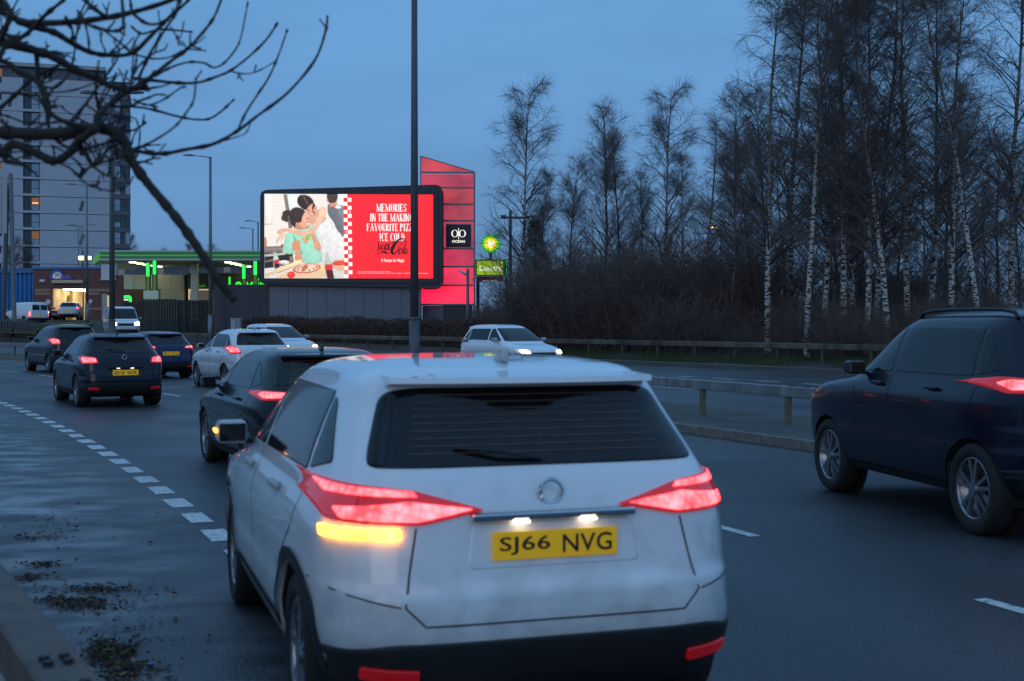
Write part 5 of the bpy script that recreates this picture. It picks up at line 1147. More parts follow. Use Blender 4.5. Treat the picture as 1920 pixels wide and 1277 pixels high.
# car wash building
WD = 116.0; wx = lambda x: (x - CX) * WD / FPX; wz_ = lambda y: CAMZ - (y - HY) * WD / FPX
cw = empty('car_wash', (0, WD, 0)); tag(cw, 'red brick car wash building with blue coping and a lit doorway', 'building')
zg = 1.7
for a, b, y0, y1 in ((62, 97, 620, 504), (160, 213, 620, 504), (97, 160, 541, 504)): MB().box(wx(a), wx(b), 0, .4, zg if y0 == 620 else wz_(y0), wz_(y1)).build('brick_wall', BRICK, cw)
MB().box(wx(213), wx(229), .1, .5, zg, wz_(516)).build('brick_wall', BRICK, cw)
MB().box(wx(60.5), wx(190), -.1, .5, wz_(504) + .003, wz_(500)).build('coping', mat('blue_coping', (.02, .20, .45), .5), cw)
MB().box(wx(190), wx(216), -.08, .6, wz_(523.5), wz_(496)).build('white_block', WHITE, cw); MB().box(wx(189), wx(218), -.2, .7, wz_(525.5), wz_(523.7)).build('white_ledge', WHITE, cw)
for a, b in ((66, 94), (166, 186)):
    for y0, y1 in ((546.5, 541.5), (553, 548)): MB().box(wx(a), wx(b + (22 if y1 == 541.5 and a > 100 else 0)), -.03, .0 - .003, wz_(y0), wz_(y1)).build('stone_band', TAN, cw)
MB().box(wx(165), wx(190), -.03, -.003, wz_(581), wz_(577)).build('stone_band', TAN, cw)
INW = mat('lit_wash_interior', (.75, .66, .5), .7)
MB().box(wx(97), wx(160), 8, 8.2, zg, wz_(541)).build('inner_wall', INW, cw); MB().box(wx(96) - .2, wx(97), .41, 8, zg, wz_(541)).build('inner_wall', INW, cw); MB().box(wx(160), wx(161) + .2, .41, 8, zg, wz_(541)).build('inner_wall', INW, cw)
MB().box(wx(96), wx(161), .41, 8.2, wz_(541) + .003, wz_(541) + .2).build('inner_ceiling', INW, cw)
for k in range(3): MB().box(wx(128) - 1, wx(128) + 1, 1.5 + 2.2 * k, 1.9 + 2.2 * k, wz_(541) - .12, wz_(541) - .02).build('tube_lamp', glow('wash_tube', (1, .82, .5), 16), cw)
MB().box(wx(110), wx(113), 3, 3.3, zg, wz_(543)).build('wash_brush', mat('brush', (.35, .25, .12), .9), cw); MB().box(wx(146), wx(152), 2.4, 2.9, zg, wz_(542)).build('wash_frame', mat('wash_frame', (.5, .42, .3), .6), cw); MB().box(wx(99), wx(104), 4, 4.6, zg, wz_(552)).build('wash_brush', MATS['brush'], cw)
MB().box(wx(97), wx(160), -.06, -.003, wz_(541.5), wz_(537.5)).build('lintel', mat('lintel_dark', (.03, .05, .09), .6), cw)
MB().box(wx(191), wx(201), -.02, .03, zg, wz_(551)).build('side_door', mat('door_pale', (.4, .42, .38), .6), cw); MB().box(wx(201), wx(208), -.02, .03, zg, wz_(554)).build('side_door', WARM, cw)
MB().box(wx(75), wx(84.5), -.1, -.003, wz_(528.5), wz_(524)).build('wall_light', mat('bulkhead', (.6, .65, .7), .5), cw)
sg_ = empty('car_wash_sign', (0, WD - .25, 0)); tag(sg_, 'blue cloud-shaped car wash sign with rainbow over a yellow strip', 'sign')
SBL = mat('sign_blue', (.01, .06, .32), .4, emit=(.01, .06, .4), estr=.15); SY = mat('sign_yellow', (.6, .5, .12), .5, emit=(.6, .5, .15), estr=.1)
P = lambda x, y: (wx(x), wz_(y))
o = MB().prism([P(*p) for p in blob([(98, 523), (98, 514), (102, 508), (110, 506.5), (117, 510), (121, 516), (130, 516.5), (135, 523)], 4)], 'y', 0, .12).build('cloud_board', SBL, sg_); recalc(o.data)
o = MB().prism([P(*p) for p in round_poly([(98, 531.5), (160, 531.5), (160, 524.5), (98, 524.5)], 3, 4)], 'y', -.05, .11).build('strip_rim', SBL, sg_); recalc(o.data)
o = MB().prism([P(*p) for p in round_poly([(99.5, 530.3), (158.5, 530.3), (158.5, 525.8), (99.5, 525.8)], 2, 4)], 'y', -.08, -.053).build('strip_board', SY, sg_); recalc(o.data)
for k, c in enumerate(((.5, .8, .9), (.1, .4, .25), (.8, .3, .05))):
    mb = MB(); R0 = 8.5 - 1.6 * k
    for i in range(10):
        A, B = math.pi * i / 10, math.pi * (i + 1) / 10
        mb.poly([(*(lambda p: (p[0], -.02, p[1]))(P(109.5 + r * math.cos(t), 519 - r * math.sin(t))),) for r, t in ((R0, A), (R0, B), (R0 - 1.4, B), (R0 - 1.4, A))])
    mb.build('rainbow_band', mat('rainbow_%d' % k, c, .5, emit=c, estr=.12), sg_)
me = fit_text('Rain', wx(101.5), wx(115.5), wz_(522.8), wz_(515), .02); t = link('lettering', me, sg_, mat('sign_letter_white', (.8, .8, .85), .5, emit=(1, 1, 1), estr=.15)); t.location = (0, -.03, 0)
me = fit_text('bow', wx(116.5), wx(128), wz_(522.5), wz_(517), .02); t = link('lettering', me, sg_, mat('sign_letter_red', (.6, .03, .08), .5)); t.location = (0, -.03, 0)
me = fit_text('CAR WASH & VALET CENTRE', wx(101.5), wx(156.5), wz_(529.6), wz_(526.6), .01); t = link('lettering', me, sg_, mat('sign_letter_dark', (.05, .05, .12), .5)); t.location = (0, -.085, 0)
def disc_sign(xp, yp, d, r, label):
    X, Y, z = px(xp, yp, d); ds = empty('round_sign', (X, Y, z)); tag(ds, label, 'road sign')
    o = MB().prism(ell(0, 0, r, r, 24), 'y', 0, .03).build('disc', mat('sign_disc', (.45, .42, .48), .5), ds); recalc(o.data); MB().box(-r * .6, r * .6, -.01, -.003, -.1, .1).build('bar', mat('sign_bar', (.7, .7, .7), .5), ds); MB().tube([(0, .06, -1.6), (0, .06, r)], .03, 8).build('pole', M_GALV, ds); return ds
disc_sign(169.5, 565, 114, .20, 'small round no-entry sign right of the car wash doorway'); disc_sign(90, 566, 115, .24, 'small round sign left of the car wash doorway')

# blue clad shed at the left
bs = empty('blue_shed', (0, 121, 0)); tag(bs, 'blue corrugated metal shed left of the brick car wash', 'building')
BLUE = mat('blue_cladding', (.01, .16, .42), .5, vary=.12, vscale=1.5); bxx = lambda x: (x - CX) * 121 / FPX; bzz = lambda y: CAMZ - (y - HY) * 121 / FPX
for k in range(13):
    a = bxx(-40 + k * 8.2); b = bxx(-40 + (k + 1) * 8.2); MB().prism([(a + .01, .12), (a + .12, .0), (b - .15, .0), (b - .01, .12), (b - .01, 4), (a + .01, 4)], 'z', 1.5, bzz(512)).build('cladding_sheet', BLUE, bs)
MB().box(bxx(-42), bxx(62), -.15, 4.2, bzz(512) + .005, bzz(503)).build('eaves', mat('blue_eaves', (.01, .12, .30), .5), bs)

# ------------------------------------------------------------------ tower block
TBD = 220.0; ux = lambda x: (x - CX) * TBD / FPX; uz = lambda y: CAMZ - (y - HY) * TBD / FPX
tb = empty('tower_block', (ux(245) * (1 - math.cos(rad(17))), TBD - ux(245) * math.sin(rad(17)), 0), rad(17)); tag(tb, 'tall pale residential tower block behind the bare branches', 'building')
PALE = mat('pale_cladding', (.43, .47, .53), .75, vary=.05, vscale=.4); SLATE = mat('slate_cladding', (.10, .115, .14), .6, vary=.1, vscale=1); FRAME = mat('window_frame_grey', (.07, .08, .09), .5)
PANE = mat('blue_grey_pane', (.03, .04, .05), .06, spec=.8); CURT = mat('curtained_pane', (.28, .38, .48), .3, vary=.15, vscale=.6); WPANE = mat('warm_pane', (.25, .12, .07), .3, emit=(1, .42, .16), estr=.14); WBAR = glow('warm_bar', (1, .55, .22), 1.3)
ys = [156 + 31.0 * k for k in range(12)]
MB().box(ux(-140), ux(213), 1.0, 18, 0, uz(156)).build('wall', SLATE, tb)
cols = (-90, 56, 85)
for k in range(12):
    zt_, zb2 = uz(ys[k]), uz(ys[k] + 31)
    for a, b in ((-140, 12), (19.5, 56), (85, 213)):
        MB().box(ux(a), ux(b), 0, 1.0, zb2 + .05, zt_ - .05).build('cladding_panel', PALE, tb)
    MB().box(ux(12), ux(19.5), .0, 1.0, zb2 + .05, zt_ - 1.1).build('cladding_panel', PALE, tb); MB().box(ux(56), ux(85), .0, 1.0, zb2 + .05, zb2 + .45).build('cladding_panel', PALE, tb)
    # main window
    w = MB().box(ux(56), ux(85), .5, .62, zb2 + .45, zt_ - .05).build('window', FRAME, tb); zl, zh = zb2 + .55, zt_ - .15
    lit = k == 7; m1 = WPANE if lit else CURT
    MB().box(ux(58), ux(65), .42, .49, zl, zh).build('pane', PANE, w); MB().box(ux(70.5), ux(83.5), .42, .49, zl + .85, zh).build('pane', m1 if k != 9 else WPANE, w); MB().box(ux(70.5), ux(83.5), .42, .49, zl, zl + .75).build('pane', CURT, w); MB().box(ux(66), ux(69.5), .42, .49, zl, zh).build('pane', PANE, w)
    if lit and k != 9: MB().box(ux(71.5), ux(82), .36, .41, zl + 1.1, zl + 1.3).build('lit_strip', WBAR, w)
    w2 = MB().box(ux(12), ux(19.5), .6, .7, zt_ - 1.1, zt_ - .05).build('window', FRAME, tb); MB().box(ux(13), ux(18.5), .52, .59, zt_ - 1.0, zt_ - .12).build('pane', WPANE if k == 5 else PANE, w2)
    # glazed corner bay
    b_ = MB().box(ux(214.5), ux(245), .3, 10, zb2, zb2 + .75).build('bay_spandrel', SLATE, tb)
    bw = MB().box(ux(215), ux(244.5), .6, 10, zb2 + .75, zt_).build('bay_window', FRAME, tb)
    for a, b, m_ in ((216, 226, CURT if k % 2 else PANE), (226.8, 235, WPANE if k == 11 else PANE), (235.8, 243.8, CURT if k % 3 == 0 else PANE)): MB().box(ux(a), ux(b), .5, .58, zb2 + .82 + (.0 if a > 230 else .9), zt_ - .05).build('pane', m_, bw)
    MB().box(ux(216), ux(226), .5, .58, zb2 + .82, zb2 + 1.65).build('pane', CURT, bw)
    if k in (1, 4, 6, 8, 10):
        o = MB().box(-.28, .28, -.012, -.002, -.75, .75).build('slot_window', FRAME, tb); o.location = (ux(33 + (k % 3)), 0, (zb2 + zt_) / 2); o.rotation_euler = (0, rad(9 if k % 2 else -9), 0)
    if k in (5, 7, 9):
        o = MB().box(-.3, .3, -.012, -.002, -.9, .9).build('slot_window', SLATE, tb); o.location = (ux(157 + k % 2), 0, (zb2 + zt_) / 2); o.rotation_euler = (0, rad(15 if k % 2 else -12), 0)
MB().box(ux(-140), ux(197), 1.5, 16, uz(156), uz(134)).build('penthouse', SLATE, tb)
for a in (13, 60, 100, 150): MB().box(ux(a), ux(a + 6), 1.4, 1.49, uz(153), uz(139)).build('penthouse_window', WPANE if a == 13 else PANE, tb)
MB().box(ux(-140), ux(201), .6, 17, uz(134) + .01, uz(127)).build('roof_slab', mat('roof_slab', (.36, .38, .41), .7), tb)
MB().box(ux(205), ux(246), .2, 10, uz(156), uz(154)).build('bay_roof', SLATE, tb)

# low house and roofs seen under the canopy, distant trees added later
rh = empty('rear_house', (0, 150, 0)); tag(rh, 'grey pebble-dashed house seen beneath the station canopy', 'house'); hx = lambda x: (x - CX) * 150 / FPX; hz = lambda y: CAMZ - (y - HY) * 150 / FPX
MB().box(hx(214), hx(530), 0, 8, .5, hz(497)).build('wall', mat('house_grey', (.12, .13, .16), .8, vary=.15, vscale=1), rh)
for a in (222, 295, 357, 420):
    w = MB().box(hx(a), hx(a + 12), -.06, -.003, hz(516), hz(499)).build('window', WHITE, rh); MB().box(hx(a + 1), hx(a + 11), -.1, -.063, hz(515), hz(500)).build('pane', PANE, w)
o = MB().prism([(-.5, hz(497)), (8.5, hz(497)), (4, hz(492))], 'x', hx(212), hx(532)).build('roof', SLATE, rh); recalc(o.data)

# sign legs and grey sign back at the left edge
SGD = 101.0; sl2 = empty('large_sign_back', (px(14, 0, SGD)[0], SGD, .3)); tag(sl2, 'grey ribbed back of a large road sign on two posts at the left edge', 'road sign'); vx = lambda x: (x - 14) * SGD / FPX; vz = lambda y: CAMZ - (y - HY) * SGD / FPX - .3
for a, b in ((-26, -17), (-16, -7), (-6, 3), (4, 13)): MB().box(vx(a), vx(b), 0, .08, vz(438), vz(328)).build('panel', mat('sign_back', (.28, .31, .34), .5, metal=.3), sl2, bevel=.02)
MB().tube([(vx(4), .2, -.4), (vx(12), .2, vz(350))], .17, 10).build('post', M_DARKP, sl2); MB().tube([(vx(26), .25, -.4), (vx(17.5), .25, vz(325))], .17, 10).build('post', M_GALV, sl2)

# stone wall and grass bank at the station entrance
STN = mat('rubble_stone', (.085, .08, .075), .9, vary=.5, vscale=3, bump=.6, bscale=6); sw = empty('stone_wall', (0, 0, 0)); tag(sw, 'low dark rubble stone wall below the grass bank by the entrance', 'wall')
pts = [px(-40, 0, 99)[:2], px(25, 0, 99)[:2], px(70, 0, 97.5)[:2], px(118, 0, 95)[:2]]
for i in range(3):
    (xa, ya), (xb, yb) = pts[i], pts[i + 1]
    n = 12
    for k in range(n):
        for row in range(3):
            t0, t1 = (k + .5 * (row % 2)) / n, (k + .92 + .5 * (row % 2)) / n
            if t1 > 1.02: continue
            A = Vector((xa + (xb - xa) * t0, ya + (yb - ya) * t0, 0)); B = Vector((xa + (xb - xa) * t1, ya + (yb - ya) * t1, 0)); L = (B - A).length
            zt = CAMZ - ((597 + 8 * (i + t0) / 3 * 1.6) - HY) * 97 / FPX; z0 = .05 + row * (zt - .05) / 3; z1 = .05 + (row + .93) * (zt - .05) / 3
            o = MB().box(0, L, 0, .5, z0, z1).build('stone', STN, sw, bevel=.04); o.location = (A.x, A.y + RNG.uniform(-.05, .05), 0); o.rotation_euler = (0, 0, math.atan2(B.y - A.y, B.x - A.x))
MB().box(-1, 1, 0, .1, 0, .1)
gr = MB(); rr = np.random.default_rng(3)
P0 = np.array(px(-40, 0, 99.8)[:2]); P1 = np.array(px(120, 0, 96)[:2])
bank = MB().poly([(*P0, .95), (*P1, .85), (P1[0], P1[1] + 7, 1.75), (P0[0], P0[1] + 7, 1.75)]).build('grass_bank', mat('bank_grass', (.05, .085, .02), .95, vary=.5, vscale=2)); tag(bank, kind='structure')
# fence of dark boards by the shrubs
FB = mat('dark_fence_board', (.032, .036, .033), .85, vary=.4, vscale=3, stretch=(1, 1, .2)); fe = empty('board_fence', (0, 0, 0)); tag(fe, 'dark close-boarded timber fence left of the navy hoarding', 'fence')
for x0, x1, yt, nb, d in ((262, 331, 561, 14, 96), (333, 395, 563, 12, 95)):
    e = np.linspace(x0, x1, nb + 1)
    for k in range(nb):
        a, b = px(e[k], 0, d), px(e[k + 1], 0, d); zt = CAMZ - (yt + RNG.uniform(-.5, .5) - HY) * d / FPX
        MB().box(a[0] + .01, b[0] - .01, d, d + .03, .4, zt).build('board', FB, fe)
    if d == 95:
        for yy in (568, 592, 613): MB().box(px(x0, 0, d)[0], px(x1, 0, d)[0], d - .09, d - .004, CAMZ - (yy + 1.4 - HY) * d / FPX, CAMZ - (yy - 1.4 - HY) * d / FPX).build('rail', FB, fe)
        for xx in (334, 348, 362, 377, 393): MB().box(px(xx, 0, d)[0] - .07, px(xx, 0, d)[0] + .07, d - .13, d - .092, .4, CAMZ - (yt - HY) * d / FPX).build('post', FB, fe)
uc = empty('utility_cabinet', (px(443, 0, 79)[0], 79, ground_z(*px(443, 0, 79)[:2]))); tag(uc, 'small pale grey utility cabinet in front of the beech hedge', 'cabinet'); h = CAMZ - (598.5 - HY) * 79 / FPX - uc.location.z
CAB = mat('cabinet_grey', (.34, .38, .40), .6); MB().box(-.30, -.02, -.2, .2, -.1, h).build('door', CAB, uc, bevel=.015); MB().box(-.01, .30, -.2, .2, -.1, h).build('door', mat('cabinet_blue', (.2, .27, .33), .6), uc, bevel=.015); MB().box(-.33, .33, -.23, .23, h + .003, h + .06).build('lid', CAB, uc, bevel=.01)

# ------------------------------------------------------------------ trees and undergrowth
def tubes(P, R, sides=3):
    """P (M,K,3) polylines, R (M,K) radii -> vertex and quad arrays"""
    M, K, _ = P.shape; T = np.gradient(P, axis=1); T /= np.linalg.norm(T, axis=2, keepdims=True) + 1e-9
    ref = np.zeros_like(T); ref[..., 0] = .31; ref[..., 1] = .95; A = np.cross(T, ref); A /= np.linalg.norm(A, axis=2, keepdims=True) + 1e-9; B = np.cross(T, A)
    an = 2 * np.pi * np.arange(sides) / sides
    V = P[:, :, None, :] + R[:, :, None, None] * (A[:, :, None, :] * np.cos(an)[None, None, :, None] + B[:, :, None, :] * np.sin(an)[None, None, :, None])
    base = (np.arange(M)[:, None, None] * K + np.arange(K - 1)[None, :, None]) * sides; j = np.arange(sides)[None, None, :]; j2 = (j + 1) % sides
    F = np.stack([base + j, base + j2, base + sides + j2, base + sides + j], -1).reshape(-1, 4)
    return V.reshape(-1, 3), F
def np_mesh(name, parts):
    off = 0; VS = []; FS_ = []
    for V, F in parts: VS.append(V); FS_.append(F + off); off += len(V)
    V = np.concatenate(VS); F = np.concatenate(FS_); k = F.shape[1]
    me = bpy.data.meshes.new(name); me.vertices.add(len(V)); me.vertices.foreach_set('co', V.astype(np.float32).ravel())
    me.loops.add(len(F) * k); me.loops.foreach_set('vertex_index', F.astype(np.int32).ravel()); me.polygons.add(len(F))
    me.polygons.foreach_set('loop_start', (np.arange(len(F)) * k).astype(np.int32)); me.update(calc_edges=True); me.validate(); return me
def curve_pts(start, d0, L, K, droop, rng, wob=.08):
    """polylines leaving start (M,3) along d0 (M,3)"""
    M = len(start); P = np.zeros((M, K, 3)); P[:, 0] = start; d = d0.copy(); st = (L / (K - 1))[:, None]
    for k in range(1, K):
        d = d + rng.normal(0, wob, (M, 3)); d[:, 2] -= droop; d /= np.linalg.norm(d, axis=1, keepdims=True); P[:, k] = P[:, k - 1] + d * st
    return P
def pick(P, rng, n, lo, hi):
    """n points along each polyline, with their directions"""
    M, K, _ = P.shape; t = rng.uniform(lo, hi, (M, n)) * (K - 1); i = np.minimum(t.astype(int), K - 2); f = (t - i)[..., None]; r = np.arange(M)[:, None]
    return (P[r, i] * (1 - f) + P[r, i + 1] * f).reshape(-1, 3), (P[r, i + 1] - P[r, i]).reshape(-1, 3), (t / (K - 1)).ravel()
def unit(v): return v / (np.linalg.norm(v, axis=1, keepdims=True) + 1e-9)
def tree_meshes(seed, H, r0, n1, spread, t0, n2, n3, droop=.10, up=.75, twig=.0055, lean=.02, bend=.03):
    rng = np.random.default_rng(seed); K = 16; tr = np.zeros((1, K, 3)); d = np.array([rng.normal(0, lean), rng.normal(0, lean), 1.0])
    for k in range(1, K):
        d = d + np.array([rng.normal(0, bend), rng.normal(0, bend), 0]); d[2] = 1; tr[0, k] = tr[0, k - 1] + d / np.linalg.norm(d) * H / (K - 1)
    rt = r0 * (1 - np.linspace(0, 1, K)) ** .85 + .012; rt[0] *= 1.25
    trunk = np_mesh('trunk', [tubes(tr, rt[None], 9)])
    t = np.sort(rng.uniform(t0, .985, n1)); pos = t * (K - 1); i = np.minimum(pos.astype(int), K - 2); f = (pos - i)[:, None]; st = tr[0, i] * (1 - f) + tr[0, i + 1] * f
    az = rng.uniform(0, 2 * np.pi, n1); d0 = np.stack([np.cos(az), np.sin(az), up + rng.uniform(-.25, .35, n1)], 1)
    L1 = spread * H * (.25 + .75 * (1 - (t - t0) / (1 - t0)) ** .8) * rng.uniform(.65, 1.1, n1)
    P1 = curve_pts(st, unit(d0), L1, 8, droop * .35, rng, .09); R1 = np.maximum(.35 * r0 * (1 - t) + .012, .012)[:, None] * np.linspace(1, .28, 8)[None]
    s2, d2, t2 = pick(P1, rng, n2, .12, .98); nn = len(s2); dd = unit(unit(d2) * .8 + rng.normal(0, .55, (nn, 3)) + np.array([0, 0, .12])); L2 = np.repeat(L1, n2) * rng.uniform(.22, .48, nn) * (1.1 - .6 * t2)
    P2 = curve_pts(s2, dd, L2 + .15, 5, droop * .9, rng, .10); R2 = np.linspace(.0085, .0050, 5)[None].repeat(nn, 0)
    s3, d3, t3 = pick(P2, rng, n3, .1, 1.0); m = len(s3); dd = unit(unit(d3) * .9 + rng.normal(0, .5, (m, 3))); L3 = rng.uniform(.25, .95, m)
    P3 = curve_pts(s3, dd, L3, 4, droop * 2.0, rng, .10); R3 = np.linspace(twig, twig * .55, 4)[None].repeat(m, 0)
    crown = np_mesh('crown', [tubes(P1, R1, 5), tubes(P2, R2, 3), tubes(P3, R3, 3)])
    return trunk, crown
def bark_mat():
    m = bpy.data.materials.new('birch_bark'); m.use_nodes = True; nt = m.node_tree; b = nt.nodes['Principled BSDF']; N = nt.nodes.new; L = nt.links.new
    tc = N('ShaderNodeTexCoord'); mp = N('ShaderNodeMapping'); mp.inputs['Scale'].default_value = (3, 3, 7); no = N('ShaderNodeTexNoise'); no.inputs['Scale'].default_value = 1.6; no.inputs['Detail'].default_value = 5
    L(tc.outputs['Object'], mp.inputs[0]); L(mp.outputs[0], no.inputs[0]); r = N('ShaderNodeValToRGB'); L(no.outputs[0], r.inputs[0]); e = r.color_ramp.elements
    e[0].position = .44; e[0].color = (.02, .018, .016, 1); e[1].position = .52; e[1].color = (.50, .48, .45, 1)
    sp = N('ShaderNodeSeparateXYZ'); L(tc.outputs['Object'], sp.inputs[0]); mr = N('ShaderNodeMapRange'); L(sp.outputs[2], mr.inputs[0]); mr.inputs[1].default_value = 7.0; mr.inputs[2].default_value = 12.0; mr.inputs[3].default_value = 0; mr.inputs[4].default_value = 1
    mx = N('ShaderNodeMix'); mx.data_type = 'RGBA'; L(mr.outputs[0], mx.inputs['Factor']); L(r.outputs[0], mx.inputs['A']); mx.inputs['B'].default_value = (.12, .10, .085, 1)
    L(mx.outputs['Result'], b.inputs['Base Color']); b.inputs['Roughness'].default_value = .8; return m
M_BIRCH = bark_mat(); M_TWIG = mat('twig_brown', (.115, .090, .082), .85); M_DARKBARK = mat('dark_bark', (.06, .05, .045), .9, vary=.4, vscale=6)
PROTO = []
for k, a in enumerate(((11, 17.5, .15, 60, .26, .22, 10, 9, .10, 1.0, .0042, .01, .02), (12, 16.0, .13, 56, .25, .26, 10, 9, .10, 1.05, .0042, .01, .025), (13, 18.5, .14, 62, .23, .24, 10, 9, .11, 1.0, .0042, .01, .02), (14, 14.0, .11, 66, .29, .16, 10, 10, .07, 1.1, .0042, .01, .02))):
    t, c = tree_meshes(*a); t.materials.append(M_BIRCH); c.materials.append(M_TWIG); PROTO.append((t, c, a[1]))
for k, a in enumerate(((21, 15.0, .12, 90, .28, .10, 10, 9, .015, 1.2, .0042, .01, .02), (22, 16.5, .13, 94, .26, .08, 10, 9, .02, 1.25, .0042, .01, .02))):
    t, c = tree_meshes(*a); t.materials.append(M_DARKBARK); c.materials.append(M_TWIG); PROTO.append((t, c, a[1]))
def put_tree(name, k, xp, d, ytop, label, group, rz, lean=0.0, cat='tree'):
    X, Y, zt = px(xp, ytop, d); zg = ground_z(X, Y) - .05; t, c, H = PROTO[k]; s = (zt - zg) / H
    root = empty(name, (X, Y, zg), rz); tag(root, label, cat, group); root.scale = (s, s, s); root.rotation_euler = (lean * .3, lean, rz)
    o = bpy.data.objects.new('trunk', t); COL.objects.link(o); o.parent = root; o = bpy.data.objects.new('crown', c); COL.objects.link(o); o.parent = root; return root
ORD = ['first', 'second', 'third', 'fourth', 'fifth', 'sixth', 'seventh', 'eighth', 'ninth', 'tenth', 'eleventh', 'twelfth', 'thirteenth', 'fourteenth', 'fifteenth', 'sixteenth', 'seventeenth', 'eighteenth']
front = [(1375, 62, 300, 3), (1440, 57, -40, 0), (1483, 63, -70, 1), (1513, 52, -60, 2), (1546, 56, -30, 1), (1582, 53, -60, 0), (1602, 61, -90, 3), (1626, 52, -40, 1), (1640, 57, -110, 2), (1668, 50, -20, 0), (1703, 53, -80, 2), (1742, 58, -30, 1), (1785, 51, -60, 0), (1842, 48, -40, 2), (1893, 54, -90, 1), (1950, 50, -60, 0)]
for i, (x, d, yt, k) in enumerate(front):
    put_tree('birch_tree', k, x, d, yt, '%s white-stemmed birch from the left in the tall stand behind the far barrier' % ORD[i], 'tall birches behind the far barrier', i * 1.7, [0, .02, -.03, .035, 0, -.03, .02, -.02, .03, .05][i % 10] )
back = [(978, 92, 172, 3, 'slender bare birch right behind the T-armed pole'), (1132, 88, 212, 4, 'dense rounded bare tree left of the middle gap'), (1165, 84, 262, 5, 'shorter bare tree leaning against the dense rounded one'), (1243, 86, 178, 3, 'slim bare birch standing alone against the sky mid wood'), (1285, 82, 290, 1, 'low bare birch just left of the tall stand'), (1065, 90, 300, 4, 'low bare tree between the slender birch and the rounded tree'), (1010, 96, 330, 5, 'bushy low bare tree beside the small pine'), (1200, 95, 330, 4, 'dim bare tree behind the middle gap')]
for i, (x, d, yt, k, lb) in enumerate(back): put_tree('bare_tree', k, x, d, yt, lb, None, i * 2.1 + .5)
for i in range(18):                                      # trees further back in the wood
    x = 1330 + i * 36 + RNG.uniform(-12, 12); put_tree('bare_tree', int(RNG.choice([4, 5, 4, 5, 1, 0])), x, RNG.uniform(66, 92), RNG.uniform(130, 330) if x > 1400 else RNG.uniform(150, 260), 'bare dark tree deep in the wood behind the birches, %s from the left' % ORD[i], 'trees deep in the wood', RNG.uniform(0, 6.28))
for i, (x, d, yt) in enumerate(((310, 190, 470), (345, 185, 462), (400, 190, 464), (255, 230, 446), (20, 128, 448), (48, 130, 455))):
    put_tree('bare_tree', 4 + i % 2, x, d, yt, ['low bare treetop over the canopy left end', 'low bare treetop over the canopy middle', 'low bare treetop over the canopy by the hanging branch', 'dark tree at the foot of the tower block', 'bare shrubby tree above the blue shed, leftmost', 'bare shrubby tree above the blue shed, beside the brick corner'][i], None, i * 1.3)
# small pine by the T pole
rng = np.random.default_rng(5); X, Y, zt = px(1003, 412, 97); zg = ground_z(X, Y); pr = empty('pine_tree', (X, Y, zg)); tag(pr, 'small dark green pine below the slender birch', 'tree'); H = zt - zg
MB().tube([(0, 0, -.1), (0, 0, H * .95)], [.14, .03], 8).build('trunk', M_DARKBARK, pr)
n = 520; t = rng.uniform(.15, 1, n) ** .8; az = rng.uniform(0, 6.28, n); rr = (1.12 - t) * 2.3 * np.sqrt(rng.uniform(.05, 1, n)) + .05; cen = np.stack([rr * np.cos(az), rr * np.sin(az), t * H - .15 * rr], 1)
s3 = np.repeat(cen, 10, 0); dd = unit(rng.normal(0, 1, (len(s3), 3)) + np.array([0, 0, .5])); Pn = curve_pts(s3, dd, rng.uniform(.2, .5, len(s3)), 2, 0, rng, .01); o = link('crown', np_mesh('crown', [tubes(Pn, np.full((len(s3), 2), .009), 3)]), pr, mat('pine_needles', (.018, .045, .026), .8))

# undergrowth: many-stemmed scrub under the trees, too tangled to count
def scrub(seed, n, H, spread, nt, nf):
    rng = np.random.default_rng(seed); st = np.zeros((n, 3)); st[:, :2] = rng.normal(0, spread * .25, (n, 2)); az = rng.uniform(0, 6.28, n)
    d0 = unit(np.stack([np.cos(az) * .45, np.sin(az) * .45, np.ones(n)], 1)); L = H * rng.uniform(.55, 1.1, n); P = curve_pts(st, d0, L, 6, .01, rng, .10); R = np.linspace(.013, .006, 6)[None].repeat(n, 0)
    s2, d2, t2 = pick(P, rng, nt, .15, 1.0); m = len(s2); dd = unit(unit(d2) + rng.normal(0, .6, (m, 3))); P2 = curve_pts(s2, dd, rng.uniform(.3, 1.0, m) * H * .33, 4, .0, rng, .12); R2 = np.linspace(.007, .0045, 4)[None].repeat(m, 0)
    s3, d3, t3 = pick(P2, rng, nf, .1, 1.0); q = len(s3); dd = unit(unit(d3) + rng.normal(0, .6, (q, 3))); P3 = curve_pts(s3, dd, rng.uniform(.2, .55, q), 3, .0, rng, .1); R3 = np.linspace(.0055, .004, 3)[None].repeat(q, 0)
    return [tubes(P, R, 4), tubes(P2, R2, 3), tubes(P3, R3, 3)]
SC = [scrub(31 + k, 22, 3.4, 2.2, 10, 5) for k in range(4)]
rng = np.random.default_rng(9); parts = []
for i in range(300):
    x = rng.uniform(800, 2000); d = on_arc(x, 198.6 + abs(rng.normal(0, 9))); X, Y, _ = px(x, 0, d); sc = SC[rng.integers(4)]; a = rng.uniform(0, 6.28); s = rng.uniform(.55, 1.25) * (.32 if x < 890 else (.6 if x < 965 else 1)) * (1.35 if d > 62 and x > 990 else 1) * (.62 if x > 1345 and d < 60 else 1)
    Rm = np.array([[math.cos(a), -math.sin(a), 0], [math.sin(a), math.cos(a), 0], [0, 0, 1]]) * s
    for V, F in sc: parts.append((V @ Rm.T + np.array([X, Y, ground_z(X, Y) - .05]), F))
th = link('thicket', np_mesh('thicket', parts), None, mat('scrub_twigs', (.125, .088, .075), .9)); tag(th, 'tangled leafless brown undergrowth along the far verge', 'undergrowth', kind='stuff')
